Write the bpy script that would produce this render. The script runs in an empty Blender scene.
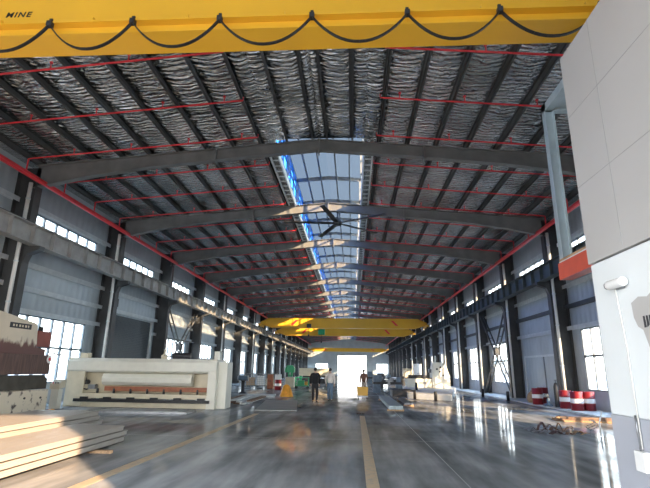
import bpy, bmesh, math, random
from mathutils import Vector, Matrix
random.seed(7)
D = bpy.data; S = bpy.context.scene; COL = S.collection
PI = math.pi
# ------------------------------------------------------------------ camera
F = 462.0; PITCH = math.atan(125.6 / F); YAW = math.atan(29.8 / F * math.cos(PITCH)); ROLL = .0145; EYE = 1.65
cy, sy, cp, sp = math.cos(YAW), math.sin(YAW), math.cos(PITCH), math.sin(PITCH)
r0 = Vector((cy, sy, 0)); fwd = Vector((-sy * cp, cy * cp, sp)); u0 = r0.cross(fwd)
cr, sr = math.cos(ROLL), math.sin(ROLL)
rt = r0 * cr + u0 * sr; upv = u0 * cr - r0 * sr
cam = D.cameras.new('camera'); cam.sensor_width = 36; cam.lens = F / 650 * 36; cam.clip_end = 2000
co = D.objects.new('camera', cam); COL.objects.link(co)
co.matrix_world = Matrix(((rt.x, upv.x, -fwd.x, 0), (rt.y, upv.y, -fwd.y, 0), (rt.z, upv.z, -fwd.z, EYE), (0, 0, 0, 1)))
S.camera = co
# ------------------------------------------------------------------ sky
W = D.worlds.new('sky'); S.world = W; W.use_nodes = True
nt = W.node_tree; nt.nodes.clear()
tc = nt.nodes.new('ShaderNodeTexCoord'); sx = nt.nodes.new('ShaderNodeSeparateXYZ'); rp = nt.nodes.new('ShaderNodeValToRGB')
bg = nt.nodes.new('ShaderNodeBackground'); wo = nt.nodes.new('ShaderNodeOutputWorld')
nt.links.new(tc.outputs['Generated'], sx.inputs[0]); nt.links.new(sx.outputs[2], rp.inputs[0])
nt.links.new(rp.outputs[0], bg.inputs[0]); nt.links.new(bg.outputs[0], wo.inputs[0])
el = rp.color_ramp.elements
el[0].position = 0; el[0].color = (1, .97, .93, 1)
el[1].position = .9; el[1].color = (.42, .64, 1, 1)
e = el.new(.25); e.color = (.86, .92, 1, 1)
bg.inputs[1].default_value = 4.5
# ------------------------------------------------------------------ sun
SAZ, SEL = math.radians(40), math.radians(15.5)          # light travels towards -x +y, low
sdir = Vector((-math.sin(SAZ) * math.cos(SEL), math.cos(SAZ) * math.cos(SEL), -math.sin(SEL)))
sl = D.lights.new('sun', 'SUN'); sl.energy = 9; sl.color = (1, .66, .4); sl.angle = math.radians(.8)
so = D.objects.new('sun', sl); COL.objects.link(so); so.rotation_euler = sdir.to_track_quat('-Z', 'Y').to_euler()
S.view_settings.view_transform = 'Standard'; S.view_settings.look = 'None'; S.view_settings.gamma = 1
S.view_settings.exposure = 1.35; S.view_settings.use_curve_mapping = False
S.cycles.max_bounces = 10; S.cycles.diffuse_bounces = 6; S.cycles.glossy_bounces = 4; S.cycles.transparent_max_bounces = 16
S.cycles.use_denoising = True; S.cycles.sample_clamp_indirect = 8
# hall dimensions
XL, XR, XC = -13.98, 11.16, -1.38          # wall faces, ridge
CL, CR = -13.1, 10.3                       # inner faces of the columns
Y0, BAY, NB = 17.3, 7.5, 17
FY = [Y0 + BAY * k for k in range(NB + 1)]
YE = FY[-1]; YF = -5.0                     # far wall, open front end
MO = 1.88; YM = YE - 7.5                    # half width of the ridge opening, its far end
YL = 4.0                                   # left side open in front of this, added unseen to brighten the block
def roofz(x): return 11.05 - .085 * abs(x - XC)
def portal(loc, w, h, d):
    a = D.lights.new('daylight', 'AREA'); a.shape = 'RECTANGLE'; a.size = w; a.size_y = h
    a.cycles.is_portal = True
    o = D.objects.new('daylight', a); COL.objects.link(o); o.location = loc
    o.rotation_euler = Vector(d).to_track_quat('-Z', 'Y').to_euler()
portal((-.4, YF - .2, 3.2), 19.2, 6.4, (0, 1, 0))
portal((XL - .2, (YF + YL) / 2, 2.8), YL - YF, 5.6, (1, 0, 0))
portal((-.25, YE + .2, 2.9), 8.6, 5.9, (0, -1, 0))
# ------------------------------------------------------------------ helpers
class MB:
    def __init__(s): s.v = []; s.f = []; s.sm = []
    def add(s, vs, fs, smooth=False):
        n = len(s.v); s.v += [tuple(p) for p in vs]
        for f in fs: s.f.append([n + i for i in f]); s.sm.append(smooth)
        return s
    def box(s, x0, x1, y0, y1, z0, z1):
        return s.add([(x, y, z) for x in (x0, x1) for y in (y0, y1) for z in (z0, z1)],
                     [(0, 1, 3, 2), (4, 6, 7, 5), (0, 4, 5, 1), (2, 3, 7, 6), (0, 2, 6, 4), (1, 5, 7, 3)])
    def cbox(s, c, sz, rz=0):
        M = Matrix.Rotation(rz, 3, 'Z'); h = Vector(sz) / 2; c = Vector(c)
        return s.add([c + M @ Vector((x * h.x, y * h.y, z * h.z)) for x in (-1, 1) for y in (-1, 1) for z in (-1, 1)],
                     [(0, 1, 3, 2), (4, 6, 7, 5), (0, 4, 5, 1), (2, 3, 7, 6), (0, 2, 6, 4), (1, 5, 7, 3)])
    def bar(s, p, q, w, h, up=(0, 0, 1)):
        p, q = Vector(p), Vector(q); d = (q - p).normalized(); u = Vector(up)
        if abs(d.dot(u)) > .98: u = Vector((0, 1, 0))
        a = d.cross(u).normalized(); b = a.cross(d)
        vs = []
        for c in (p, q):
            for i, j in ((-1, -1), (1, -1), (1, 1), (-1, 1)): vs.append(c + a * i * w / 2 + b * j * h / 2)
        return s.add(vs, [(0, 1, 2, 3), (4, 7, 6, 5), (0, 4, 5, 1), (1, 5, 6, 2), (2, 6, 7, 3), (3, 7, 4, 0)])
    def tube(s, pts, r, n=8, r2=None):
        pts = [Vector(p) for p in pts]; vs = []; fs = []; m = len(pts)
        pa = None
        for i, p in enumerate(pts):
            d = (pts[min(i + 1, m - 1)] - pts[max(i - 1, 0)]).normalized()
            if pa is None:
                u = Vector((0, 0, 1)) if abs(d.z) < .9 else Vector((0, 1, 0)); pa = d.cross(u).normalized()
            else: pa = (pa - d * pa.dot(d)).normalized()
            b = d.cross(pa); rr = r if r2 is None else r + (r2 - r) * i / (m - 1)
            for k in range(n):
                t = 2 * PI * k / n; vs.append(p + pa * math.cos(t) * rr + b * math.sin(t) * rr)
        for i in range(m - 1):
            for k in range(n):
                k2 = (k + 1) % n; fs.append((i * n + k, i * n + k2, (i + 1) * n + k2, (i + 1) * n + k))
        s.add(vs, fs, True); s.add([vs[k] for k in range(n)], [tuple(range(n))]); s.add([vs[(m - 1) * n + k] for k in range(n)], [tuple(range(n))])
        return s
    def lathe(s, prof, c=(0, 0, 0), n=20):
        vs = []; fs = []; m = len(prof)
        for r, z in prof:
            for k in range(n):
                t = 2 * PI * k / n; vs.append((c[0] + r * math.cos(t), c[1] + r * math.sin(t), c[2] + z))
        for i in range(m - 1):
            for k in range(n):
                k2 = (k + 1) % n; fs.append((i * n + k, i * n + k2, (i + 1) * n + k2, (i + 1) * n + k))
        s.add(vs, fs, True)
        s.add(vs[:n], [tuple(range(n))]); s.add(vs[-n:], [tuple(range(n))])
        return s
    def prism(s, poly, ax, a, b):
        def P(u, v, w): return {'x': (w, u, v), 'y': (u, w, v), 'z': (u, v, w)}[ax]
        n = len(poly); vs = [P(u, v, a) for u, v in poly] + [P(u, v, b) for u, v in poly]
        return s.add(vs, [tuple(range(n)), tuple(range(2 * n - 1, n - 1, -1))] + [(i, (i + 1) % n, n + (i + 1) % n, n + i) for i in range(n)])
    def build(s, name, m, parent=None, bevel=0, kind=None, weld=True):
        me = D.meshes.new(name); me.from_pydata(s.v, [], s.f)
        me.polygons.foreach_set('use_smooth', s.sm)
        bm = bmesh.new(); bm.from_mesh(me)
        bmesh.ops.remove_doubles(bm, verts=bm.verts, dist=1e-5) if weld else None
        bmesh.ops.recalc_face_normals(bm, faces=bm.faces); bm.to_mesh(me); bm.free()
        me.materials.append(m); o = D.objects.new(name, me); COL.objects.link(o)
        if parent: o.parent = parent
        if bevel:
            b = o.modifiers.new('bevel', 'BEVEL'); b.width = bevel; b.segments = 2; b.limit_method = 'ANGLE'
        if kind: o['kind'] = kind
        return o
def tag(o, label, cat, group=None):
    o['label'] = label; o['category'] = cat
    if group: o['group'] = group
    return o
def thing(name, label, cat, loc=(0, 0, 0), rz=0, group=None):
    o = D.objects.new(name, None); COL.objects.link(o); o.location = loc; o.rotation_euler.z = rz; o.empty_display_size = .2
    return tag(o, label, cat, group)
def copy_tree(o, parent=None):
    c = o.copy(); COL.objects.link(c)
    if parent: c.parent = parent
    for ch in list(KIDS.get(o.name, [])) or [x for x in D.objects if x.parent == o]: copy_tree(ch, c)
    return c
KIDS = {}
def struct(o): o['kind'] = 'structure'; return o
ORD = ['first', 'second', 'third', 'fourth', 'fifth', 'sixth', 'seventh', 'eighth', 'ninth', 'tenth', 'eleventh', 'twelfth', 'thirteenth',
       'fourteenth', 'fifteenth', 'sixteenth', 'seventeenth', 'eighteenth', 'nineteenth', 'twentieth']
# ------------------------------------------------------------------ materials
def mat(name, c, rough=.5, metal=0, var=.12, scale=3, bump=0, bscale=40, stretch=(1, 1, 1), c2=None, thr=None, spec=.5, detail=5):
    m = D.materials.new(name); m.use_nodes = True; t = m.node_tree; b = t.nodes['Principled BSDF']
    b.inputs['Roughness'].default_value = rough; b.inputs['Metallic'].default_value = metal
    b.inputs['Specular IOR Level'].default_value = spec
    tcn = t.nodes.new('ShaderNodeTexCoord'); mp = t.nodes.new('ShaderNodeMapping'); mp.inputs['Scale'].default_value = stretch
    t.links.new(tcn.outputs['Object'], mp.inputs[0])
    n = t.nodes.new('ShaderNodeTexNoise'); n.inputs['Scale'].default_value = scale; n.inputs['Detail'].default_value = detail
    t.links.new(mp.outputs[0], n.inputs[0])
    r = t.nodes.new('ShaderNodeValToRGB'); a, z = r.color_ramp.elements
    if c2 is None:
        a.color = (*[x * (1 - var) for x in c], 1); z.color = (*[min(1, x * (1 + var)) for x in c], 1); a.position = .3; z.position = .7
    else:
        a.color = (*c, 1); z.color = (*c2, 1); a.position = thr[0]; z.position = thr[1]
    t.links.new(n.outputs[0], r.inputs[0]); t.links.new(r.outputs[0], b.inputs['Base Color'])
    if bump:
        n2 = t.nodes.new('ShaderNodeTexNoise'); n2.inputs['Scale'].default_value = bscale; t.links.new(mp.outputs[0], n2.inputs[0])
        bn = t.nodes.new('ShaderNodeBump'); bn.inputs['Strength'].default_value = bump; bn.inputs['Distance'].default_value = .05
        t.links.new(n2.outputs[0], bn.inputs['Height']); t.links.new(bn.outputs[0], b.inputs['Normal'])
    return m
def glass(name, tint, gl=.06):
    m = D.materials.new(name); m.use_nodes = True; t = m.node_tree; t.nodes.clear()
    o = t.nodes.new('ShaderNodeOutputMaterial'); mx = t.nodes.new('ShaderNodeMixShader'); a = t.nodes.new('ShaderNodeBsdfTransparent'); g = t.nodes.new('ShaderNodeBsdfGlossy')
    n = t.nodes.new('ShaderNodeTexNoise'); n.inputs['Scale'].default_value = 2.0; rr = t.nodes.new('ShaderNodeMapRange')
    rr.inputs[3].default_value = gl * .6; rr.inputs[4].default_value = gl * 1.4
    t.links.new(n.outputs[0], rr.inputs[0]); t.links.new(rr.outputs[0], mx.inputs[0])
    a.inputs[0].default_value = (*tint, 1); g.inputs['Roughness'].default_value = .05
    t.links.new(a.outputs[0], mx.inputs[1]); t.links.new(g.outputs[0], mx.inputs[2]); t.links.new(mx.outputs[0], o.inputs[0])
    return m
def translucent(name, c, mixf=.6):
    m = D.materials.new(name); m.use_nodes = True; t = m.node_tree; t.nodes.clear()
    o = t.nodes.new('ShaderNodeOutputMaterial'); mx = t.nodes.new('ShaderNodeMixShader'); a = t.nodes.new('ShaderNodeBsdfDiffuse'); g = t.nodes.new('ShaderNodeBsdfTranslucent')
    n = t.nodes.new('ShaderNodeTexNoise'); n.inputs['Scale'].default_value = 1.2; r = t.nodes.new('ShaderNodeValToRGB')
    r.color_ramp.elements[0].color = (*[x * .8 for x in c], 1); r.color_ramp.elements[1].color = (*c, 1); t.links.new(n.outputs[0], r.inputs[0])
    t.links.new(r.outputs[0], a.inputs[0]); t.links.new(r.outputs[0], g.inputs[0]); mx.inputs[0].default_value = mixf
    t.links.new(a.outputs[0], mx.inputs[1]); t.links.new(g.outputs[0], mx.inputs[2]); t.links.new(mx.outputs[0], o.inputs[0])
    return m
M = {}
M['column'] = mat('dark_column_paint', (.05, .052, .052), .45, 0, .25, 2)
M['rafter'] = mat('grey_steel_paint', (.17, .167, .155), .45, 0, .2, 1.5)
M['purlin'] = mat('galvanised_purlin', (.075, .078, .076), .5, .1, .2, 2)
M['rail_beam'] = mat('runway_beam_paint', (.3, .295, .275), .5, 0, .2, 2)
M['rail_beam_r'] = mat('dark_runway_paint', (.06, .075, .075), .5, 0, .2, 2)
M['girt'] = mat('galvanised_girt', (.6, .64, .64), .5, 0, .12, 3)
M['red'] = mat('red_pipe_paint', (.75, .035, .045), .35, 0, .1, 3)
M['yellow'] = mat('crane_yellow_paint', (.72, .38, .022), .38, 0, .05, .8)
M['black'] = mat('black_rubber', (.012, .012, .013), .5, 0, .2, 5)
M['dark'] = mat('dark_steel', (.035, .036, .04), .45, .3, .3, 6)
M['steel'] = mat('bare_steel', (.3, .31, .32), .4, .7, .2, 5)
M['white_pvc'] = mat('white_pipe_plastic', (.68, .67, .62), .4, 0, .06, 3)
M['frame'] = mat('window_frame_metal', (.15, .18, .2), .4, .1, .08, 3)
M['glass'] = glass('window_glass', (.87, .91, .92), .04)
M['bluegl'] = glass('blue_glazing', (.22, .5, .95), .08)
M['trans'] = translucent('blue_white_fibreglass', (.055, .066, .072), .6)
M['plaster'] = mat('grey_plaster', (.42, .45, .48), .8, 0, .1, 2, .1, 30)
M['white_wall'] = mat('white_paint_wall', (.75, .79, .79), .6, 0, .02, 1.5)
M['grey_wall'] = mat('grey_dado_paint', (.4, .42, .47), .55, 0, .03, 1.5)
M['panel_wall'] = mat('pale_grey_cladding', (.45, .44, .42), .5, 0, .03, 1)
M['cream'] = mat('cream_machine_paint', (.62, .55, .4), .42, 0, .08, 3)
M['cream_pale'] = mat('pale_cream_paint', (.72, .7, .6), .4, 0, .05, 3)  # lighter cream for the white machine tool, parts of the shear and pedestal
M['cream_dirty'] = mat('chipped_cream_paint', (.66, .58, .44), .5, 0, scale=4, c2=(.06, .04, .035), thr=(.56, .66))
def rust_low(z0, z1):
    m = mat('cream_paint_with_rust_at_the_foot', (.62, .55, .42), .5, 0, .05, 3); t = m.node_tree; b = t.nodes['Principled BSDF']; L = t.links.new
    tcn = t.nodes.new('ShaderNodeTexCoord'); sx_ = t.nodes.new('ShaderNodeSeparateXYZ'); L(tcn.outputs['Object'], sx_.inputs[0])
    mr = t.nodes.new('ShaderNodeMapRange'); mr.inputs[1].default_value = z0; mr.inputs[2].default_value = z1; mr.inputs[3].default_value = 1; mr.inputs[4].default_value = 0; L(sx_.outputs[2], mr.inputs[0])
    n = t.nodes.new('ShaderNodeTexNoise'); n.inputs['Scale'].default_value = 5; n.inputs['Detail'].default_value = 6; mp = t.nodes.new('ShaderNodeMapping'); mp.inputs['Scale'].default_value = (1, 1, .45); L(tcn.outputs['Object'], mp.inputs[0]); L(mp.outputs[0], n.inputs[0])
    ad = t.nodes.new('ShaderNodeMath'); ad.operation = 'ADD'; L(mr.outputs[0], ad.inputs[0]); L(n.outputs[0], ad.inputs[1])
    r = t.nodes.new('ShaderNodeValToRGB'); r.color_ramp.elements[0].position = .0; r.color_ramp.elements[0].color = (0, 0, 0, 1); r.color_ramp.elements[1].color = (1, 1, 1, 1)
    mr2 = t.nodes.new('ShaderNodeMapRange'); mr2.inputs[1].default_value = .85; mr2.inputs[2].default_value = 1.05; L(ad.outputs[0], mr2.inputs[0])
    mx = t.nodes.new('ShaderNodeMix'); mx.data_type = 'RGBA'; L(mr2.outputs[0], mx.inputs[0]); old = b.inputs['Base Color'].links[0].from_socket; L(old, mx.inputs[6]); mx.inputs[7].default_value = (.13, .06, .05, 1); L(mx.outputs[2], b.inputs['Base Color'])
    return m
M['rusty'] = rust_low(1.95, 2.75)
M['brown'] = mat('brown_rust_film', (.11, .065, .055), .5, .1, .35, 3, stretch=(1, 6, .6))
M['olive'] = mat('oily_dark_steel', (.055, .05, .04), .4, .3, .3, 4)
M['lumber'] = mat('cream_steel_primer', (.36, .335, .295), .5, 0, .05, 1.5)
M['galv'] = mat('pale_galvanised_post', (.42, .5, .52), .45, .2, .1, 3)
M['redsteel'] = mat('red_oxide_paint', (.6, .09, .04), .45, 0, .1, 3)
M['boxred'] = mat('brown_red_paint', (.25, .06, .04), .5, 0, .15, 3)
M['dullorange'] = mat('rusty_orange_steel', (.32, .11, .05), .55, 0, .3, 4)
M['seam'] = mat('panel_joint', (.33, .325, .315), .6)
M['sheetgrey'] = mat('mill_scale_sheet', (.32, .33, .32), .5, 0, .15, 1)
M['oldwood'] = mat('weathered_timber', (.2, .12, .075), .7, 0, .35, 4)
M['drum'] = mat('drum_red_paint', (.22, .015, .02), .4, 0, .15, 5)
M['white'] = mat('white_enamel', (.8, .8, .78), .45, 0, .05, 4)
M['shutter'] = mat('dark_shutter_slats', (.055, .072, .08), .4, .2, .1, 3)
M['wood'] = mat('raw_timber', (.42, .27, .15), .7, 0, .3, 4, .1, 30, (6, 1, 6))
M['orange'] = mat('orange_tarpaulin', (.85, .36, .03), .6, 0, .15, 6)
M['green'] = mat('green_machine_paint', (.02, .3, .12), .4, 0, .15, 4)
M['bluegrey'] = mat('blue_grey_machine_paint', (.13, .19, .25), .45, 0, .25, 4)
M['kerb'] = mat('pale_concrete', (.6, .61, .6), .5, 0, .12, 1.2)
M['skin'] = mat('skin', (.5, .32, .23), .5, 0, .05)
M['hair'] = mat('black_hair', (.01, .009, .008), .5)
M['jacket'] = mat('black_jacket_cloth', (.012, .012, .016), .8)
M['trouser'] = mat('dark_trouser_cloth', (.02, .02, .024), .8)
M['shirt'] = mat('white_shirt_cloth', (.75, .68, .62), .8)
M['jeans'] = mat('blue_denim', (.12, .18, .26), .8)
M['brownc'] = mat('brown_jacket_cloth', (.2, .1, .07), .8)
M['khaki'] = mat('pale_work_trousers', (.42, .36, .32), .8)
M['line'] = mat('worn_yellow_line_paint', (.6, .46, .29), .4, 0, scale=9, c2=(.38, .35, .3), thr=(.45, .75))
# sheet metal walls: vertical ribs
def sheet(name, c):
    m = mat(name, c, .45, .1, .1, .8); t = m.node_tree; b = t.nodes['Principled BSDF']
    tcn = t.nodes.new('ShaderNodeTexCoord'); w = t.nodes.new('ShaderNodeTexWave'); w.bands_direction = 'DIAGONAL'; w.inputs['Scale'].default_value = 1.3
    mp = t.nodes.new('ShaderNodeMapping'); mp.inputs['Scale'].default_value = (1, 1, 0)
    bn = t.nodes.new('ShaderNodeBump'); bn.inputs['Strength'].default_value = .5; bn.inputs['Distance'].default_value = .04
    t.links.new(tcn.outputs['Object'], mp.inputs[0]); t.links.new(mp.outputs[0], w.inputs[0]); t.links.new(w.outputs[1], bn.inputs['Height']); t.links.new(bn.outputs[0], b.inputs['Normal'])
    return m
M['sheet'] = sheet('blue_grey_wall_sheet', (.42, .47, .49))
# crumpled foil insulation
def foil():
    m = D.materials.new('silver_foil_insulation'); m.use_nodes = True; t = m.node_tree; b = t.nodes['Principled BSDF']; L = t.links.new
    tcn = t.nodes.new('ShaderNodeTexCoord'); mp = t.nodes.new('ShaderNodeMapping'); mp.inputs['Scale'].default_value = (1.0, 3.4, 1)
    n = t.nodes.new('ShaderNodeTexNoise'); n.inputs['Scale'].default_value = 1.5; n.inputs['Detail'].default_value = 3; n.inputs['Distortion'].default_value = 1.4
    L(tcn.outputs['Object'], mp.inputs[0]); L(mp.outputs[0], n.inputs[0])
    w = t.nodes.new('ShaderNodeTexWave'); w.bands_direction = 'Y'; w.inputs['Scale'].default_value = 1.5; w.inputs['Distortion'].default_value = 7; w.inputs['Detail'].default_value = 2; w.inputs['Detail Scale'].default_value = 1.1
    L(tcn.outputs['Object'], w.inputs[0])
    ad = t.nodes.new('ShaderNodeMath'); ad.operation = 'MULTIPLY_ADD'; ad.inputs[1].default_value = .22; L(w.outputs[1], ad.inputs[0]); L(n.outputs[0], ad.inputs[2])
    bn = t.nodes.new('ShaderNodeBump'); bn.inputs['Strength'].default_value = 1; bn.inputs['Distance'].default_value = .2
    L(ad.outputs[0], bn.inputs['Height']); L(bn.outputs[0], b.inputs['Normal'])
    n2 = t.nodes.new('ShaderNodeTexNoise'); n2.inputs['Scale'].default_value = .5; r = t.nodes.new('ShaderNodeValToRGB')
    r.color_ramp.elements[0].color = (.38, .4, .39, 1); r.color_ramp.elements[1].color = (.72, .74, .73, 1); r.color_ramp.elements[0].position = .35; r.color_ramp.elements[1].position = .65
    L(tcn.outputs['Object'], n2.inputs[0]); L(n2.outputs[0], r.inputs[0]); L(r.outputs[0], b.inputs['Base Color'])
    b.inputs['Metallic'].default_value = 1; b.inputs['Roughness'].default_value = .2
    return m
M['foil'] = foil()
# polished concrete
def concrete():
    m = D.materials.new('polished_concrete'); m.use_nodes = True; t = m.node_tree; b = t.nodes['Principled BSDF']; L = t.links.new
    tcn = t.nodes.new('ShaderNodeTexCoord')
    def noise(sc, st, rot=0, det=6, dist=0):
        mp = t.nodes.new('ShaderNodeMapping'); mp.inputs['Scale'].default_value = st; mp.inputs['Rotation'].default_value = (0, 0, rot)
        n = t.nodes.new('ShaderNodeTexNoise'); n.inputs['Scale'].default_value = sc; n.inputs['Detail'].default_value = det; n.inputs['Distortion'].default_value = dist
        L(tcn.outputs['Object'], mp.inputs[0]); L(mp.outputs[0], n.inputs[0]); return n.outputs[0]
    a = noise(.35, (1, 1, 1), 0, 5); s_ = noise(1.1, (1, .2, 1), -.5, 8, .5); f = noise(3, (1, .12, 1), .3, 8, .3)
    mx = t.nodes.new('ShaderNodeMath'); mx.operation = 'MULTIPLY_ADD'; mx.inputs[1].default_value = .6; L(s_, mx.inputs[0])
    m2 = t.nodes.new('ShaderNodeMath'); m2.operation = 'MULTIPLY'; m2.inputs[1].default_value = .4; L(a, m2.inputs[0]); L(m2.outputs[0], mx.inputs[2])
    m3 = t.nodes.new('ShaderNodeMath'); m3.operation = 'MULTIPLY_ADD'; m3.inputs[1].default_value = .3; L(f, m3.inputs[0]); L(mx.outputs[0], m3.inputs[2])
    r = t.nodes.new('ShaderNodeValToRGB'); e = r.color_ramp.elements
    e[0].position = .5; e[0].color = (.12, .13, .136, 1); e[1].position = .8; e[1].color = (.5, .52, .53, 1)
    k = e.new(.64); k.color = (.28, .295, .303, 1)
    L(m3.outputs[0], r.inputs[0]); L(r.outputs[0], b.inputs['Base Color'])
    rr = t.nodes.new('ShaderNodeMapRange'); rr.inputs[1].default_value = .35; rr.inputs[2].default_value = .7; rr.inputs[3].default_value = .03; rr.inputs[4].default_value = .13
    L(s_, rr.inputs[0]); L(rr.outputs[0], b.inputs['Roughness'])
    bn = t.nodes.new('ShaderNodeBump'); bn.inputs['Strength'].default_value = .04; bn.inputs['Distance'].default_value = .02
    L(noise(1.5, (1, 1, 1), 0, 3), bn.inputs['Height']); L(bn.outputs[0], b.inputs['Normal'])
    b.inputs['Specular IOR Level'].default_value = 0; b.inputs['IOR'].default_value = 1.0
    gl = t.nodes.new('ShaderNodeBsdfGlossy'); L(rr.outputs[0], gl.inputs['Roughness']); L(bn.outputs[0], gl.inputs['Normal'])
    fr = t.nodes.new('ShaderNodeFresnel'); fr.inputs[0].default_value = 1.35
    wr = t.nodes.new('ShaderNodeMapRange'); wr.inputs[1].default_value = .35; wr.inputs[2].default_value = .65; wr.inputs[3].default_value = .34; wr.inputs[4].default_value = .66; L(noise(.8, (1, 1, 1), 0, 4), wr.inputs[0])
    fm = t.nodes.new('ShaderNodeMath'); fm.operation = 'MULTIPLY'; L(fr.outputs[0], fm.inputs[0]); L(wr.outputs[0], fm.inputs[1])
    ms = t.nodes.new('ShaderNodeMixShader'); L(fm.outputs[0], ms.inputs[0]); L(b.outputs[0], ms.inputs[1]); L(gl.outputs[0], ms.inputs[2]); L(ms.outputs[0], t.nodes['Material Output'].inputs[0])
    return m
M['floor'] = concrete()
M['joint'] = mat('pale_joint_filler', (.4, .41, .41), .4)
M['ground'] = mat('outdoor_paving', (.4, .4, .38), .8, 0, .1, .2)
M['hill'] = mat('hazy_foliage', (.5, .56, .56), .9, 0, .3, .1)  # foliage colour paled so that it carries the distance haze
# ================================================================== SETTING
fl = MB().add([(XL - .3, YF, 0), (XR + .3, YF, 0), (XR + .3, YE + .3, 0), (XL - .3, YE + .3, 0)], [(0, 1, 2, 3)])
fl.box(XL - .3, XR + .3, YF, YE + .3, -.3, -.001)
struct(fl.build('floor', M['floor'], weld=False))
g = MB().box(-400, 400, -300, 700, -.9, -.32); struct(g.build('ground', M['ground']))
hb = MB(); pts = []
for i in range(41):
    x = -160 + 8 * i; pts.append((x, 7 + 4 * math.sin(i * .9) + 3 * math.sin(i * 2.3) + 2 * random.random()))
hb.prism([(-160, -1)] + pts + [(160, -1)], 'y', 420, 470); struct(hb.build('hills', M['hill']))
# painted lines and floor joints
def strip(name, poly, m, z=.004):
    b = MB(); b.prism(poly, 'z', 0.0005, z); return struct(b.build(name, m))
strip('trim_1', [(.17, 3), (.37, 3), (.43, 18.4), (.25, 18.4)], M['line'])
strip('trim_2', [(-4.08, 3), (-3.87, 3), (-3.55, 18.4), (-3.75, 18.4)], M['line'])
tn = 3
for yj in (6.2, 12.2, 18.25, 24.3, 30.3, 36.3):
    strip('trim_%d' % tn, [(XL + .4, yj), (XR - .4, yj), (XR - .4, yj + .012), (XL + .4, yj + .012)], M['joint'], .0015); tn += 1
for xj in (-8.6, 1.72, 6.6):
    strip('trim_%d' % tn, [(xj, 2), (xj + .012, 2), (xj + .012, 90), (xj, 90)], M['joint'], .0018); tn += 1
ap = MB().box(9.55, XR, 18, 120, 0, .05); struct(ap.build('trim_%d' % tn, M['kerb'])); tn += 1
# walls with openings -------------------------------------------------
def wall(name, x0, x1, holes, y0, y1, ztop, m):
    b = MB(); ys = sorted({y0, y1} | {h[0] for h in holes} | {h[1] for h in holes}); zs = sorted({PZ, ztop} | {h[2] for h in holes} | {h[3] for h in holes})
    zs = [z for z in zs if z >= PZ]
    for i in range(len(ys) - 1):
        for j in range(len(zs) - 1):
            yc, zc = (ys[i] + ys[i + 1]) / 2, (zs[j] + zs[j + 1]) / 2
            if any(h[0] < yc < h[1] and h[2] < zc < h[3] for h in holes): continue
            b.box(x0, x1, ys[i], ys[i + 1], zs[j], zs[j + 1])
    o = struct(b.build(name, m, weld=False))
    p = MB(); cuts = sorted((h[0], h[1]) for h in holes if h[2] < PZ); y = y0
    for c in cuts: p.box(x0 - .01, x1 + .01, y, c[0], 0, PZ); y = c[1]
    p.box(x0 - .01, x1 + .01, y, y1, 0, PZ); p.build('plinth', M['plaster'], o, weld=False)
    return o
PZ = .86
LW, CW = (.87, 3.76), (7.42, 8.16)
def spans(side):
    out = []
    for k in range(-1, NB):
        a = Y0 + BAY * k; c = a + BAY / 2; out.append((k, c - 2.65, c + 2.65))
    return out
hl, hr = [], []
SH = (25.9, 31.5, 0, 4.6)                          # roller shutter in the second bay on the left
DR = (25.6, 31.6, 0, 2.55)                         # closed door in the second bay on the right
for k, a, b in spans('L'):
    hl.append((a, b, *CW)); hl.append((a, b, *LW) if k != 1 else SH)
    hr.append((a, b, *CW)); hr.append((a, b, *LW) if k != 1 else DR)
hl = [h for h in hl if h[0] > 13]
wall('wall_left', XL - .12, XL, hl, YL, YE, roofz(XL), M['sheet'])
wall('wall_right', XR, XR + .12, hr, YF, YE, roofz(XR), M['sheet'])
wn = 1
def window(x, a, b, z0, z1, nv, transoms, out):
    global wn
    f = MB(); t = .05; d = .05
    f.box(x - d, x + d, a, b, z0, z0 + .06).box(x - d, x + d, a, b, z1 - .06, z1).box(x - d, x + d, a, a + .06, z0, z1).box(x - d, x + d, b - .06, b, z0, z1)
    for i in range(1, nv):
        y = a + (b - a) * i / nv; f.box(x - d, x + d, y - t, y + t, z0, z1)
    for z in transoms: f.box(x - d, x + d, a, b, z - t, z + t)
    o = struct(f.build('window_%d' % wn, M['frame'], weld=False)); wn += 1
    MB().box(x - .004, x + .004, a + .05, b - .05, z0 + .05, z1 - .05).build('window_pane', M['glass'], o)
for k, a, b in spans('L'):
    for x, out in ((XL - .06, -1), (XR + .06, 1)):
        if k < 0 and out < 0: continue
        window(x, a, b, *CW, 6, [], out)
        if k != 1: window(x, a, b, *LW, 6, [2.45], out)
LEN = NB * BAY + BAY
bx = MB().box(XL, -10, YF - .15, YF, 0, 6.4).box(9.2, XR, YF - .15, YF, 0, 6.4)
bx.prism([(XL, 6.4), (XR, 6.4), (XR, roofz(XR)), (XC, 11.05), (XL, roofz(XL))], 'y', YF - .15, YF)
struct(bx.build('wall_front', M['sheet'], weld=False))
struct(MB().box(XL - .12, XL, YF, YL, 5.6, roofz(XL)).build('wall_left.001', M['sheet']))
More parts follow.
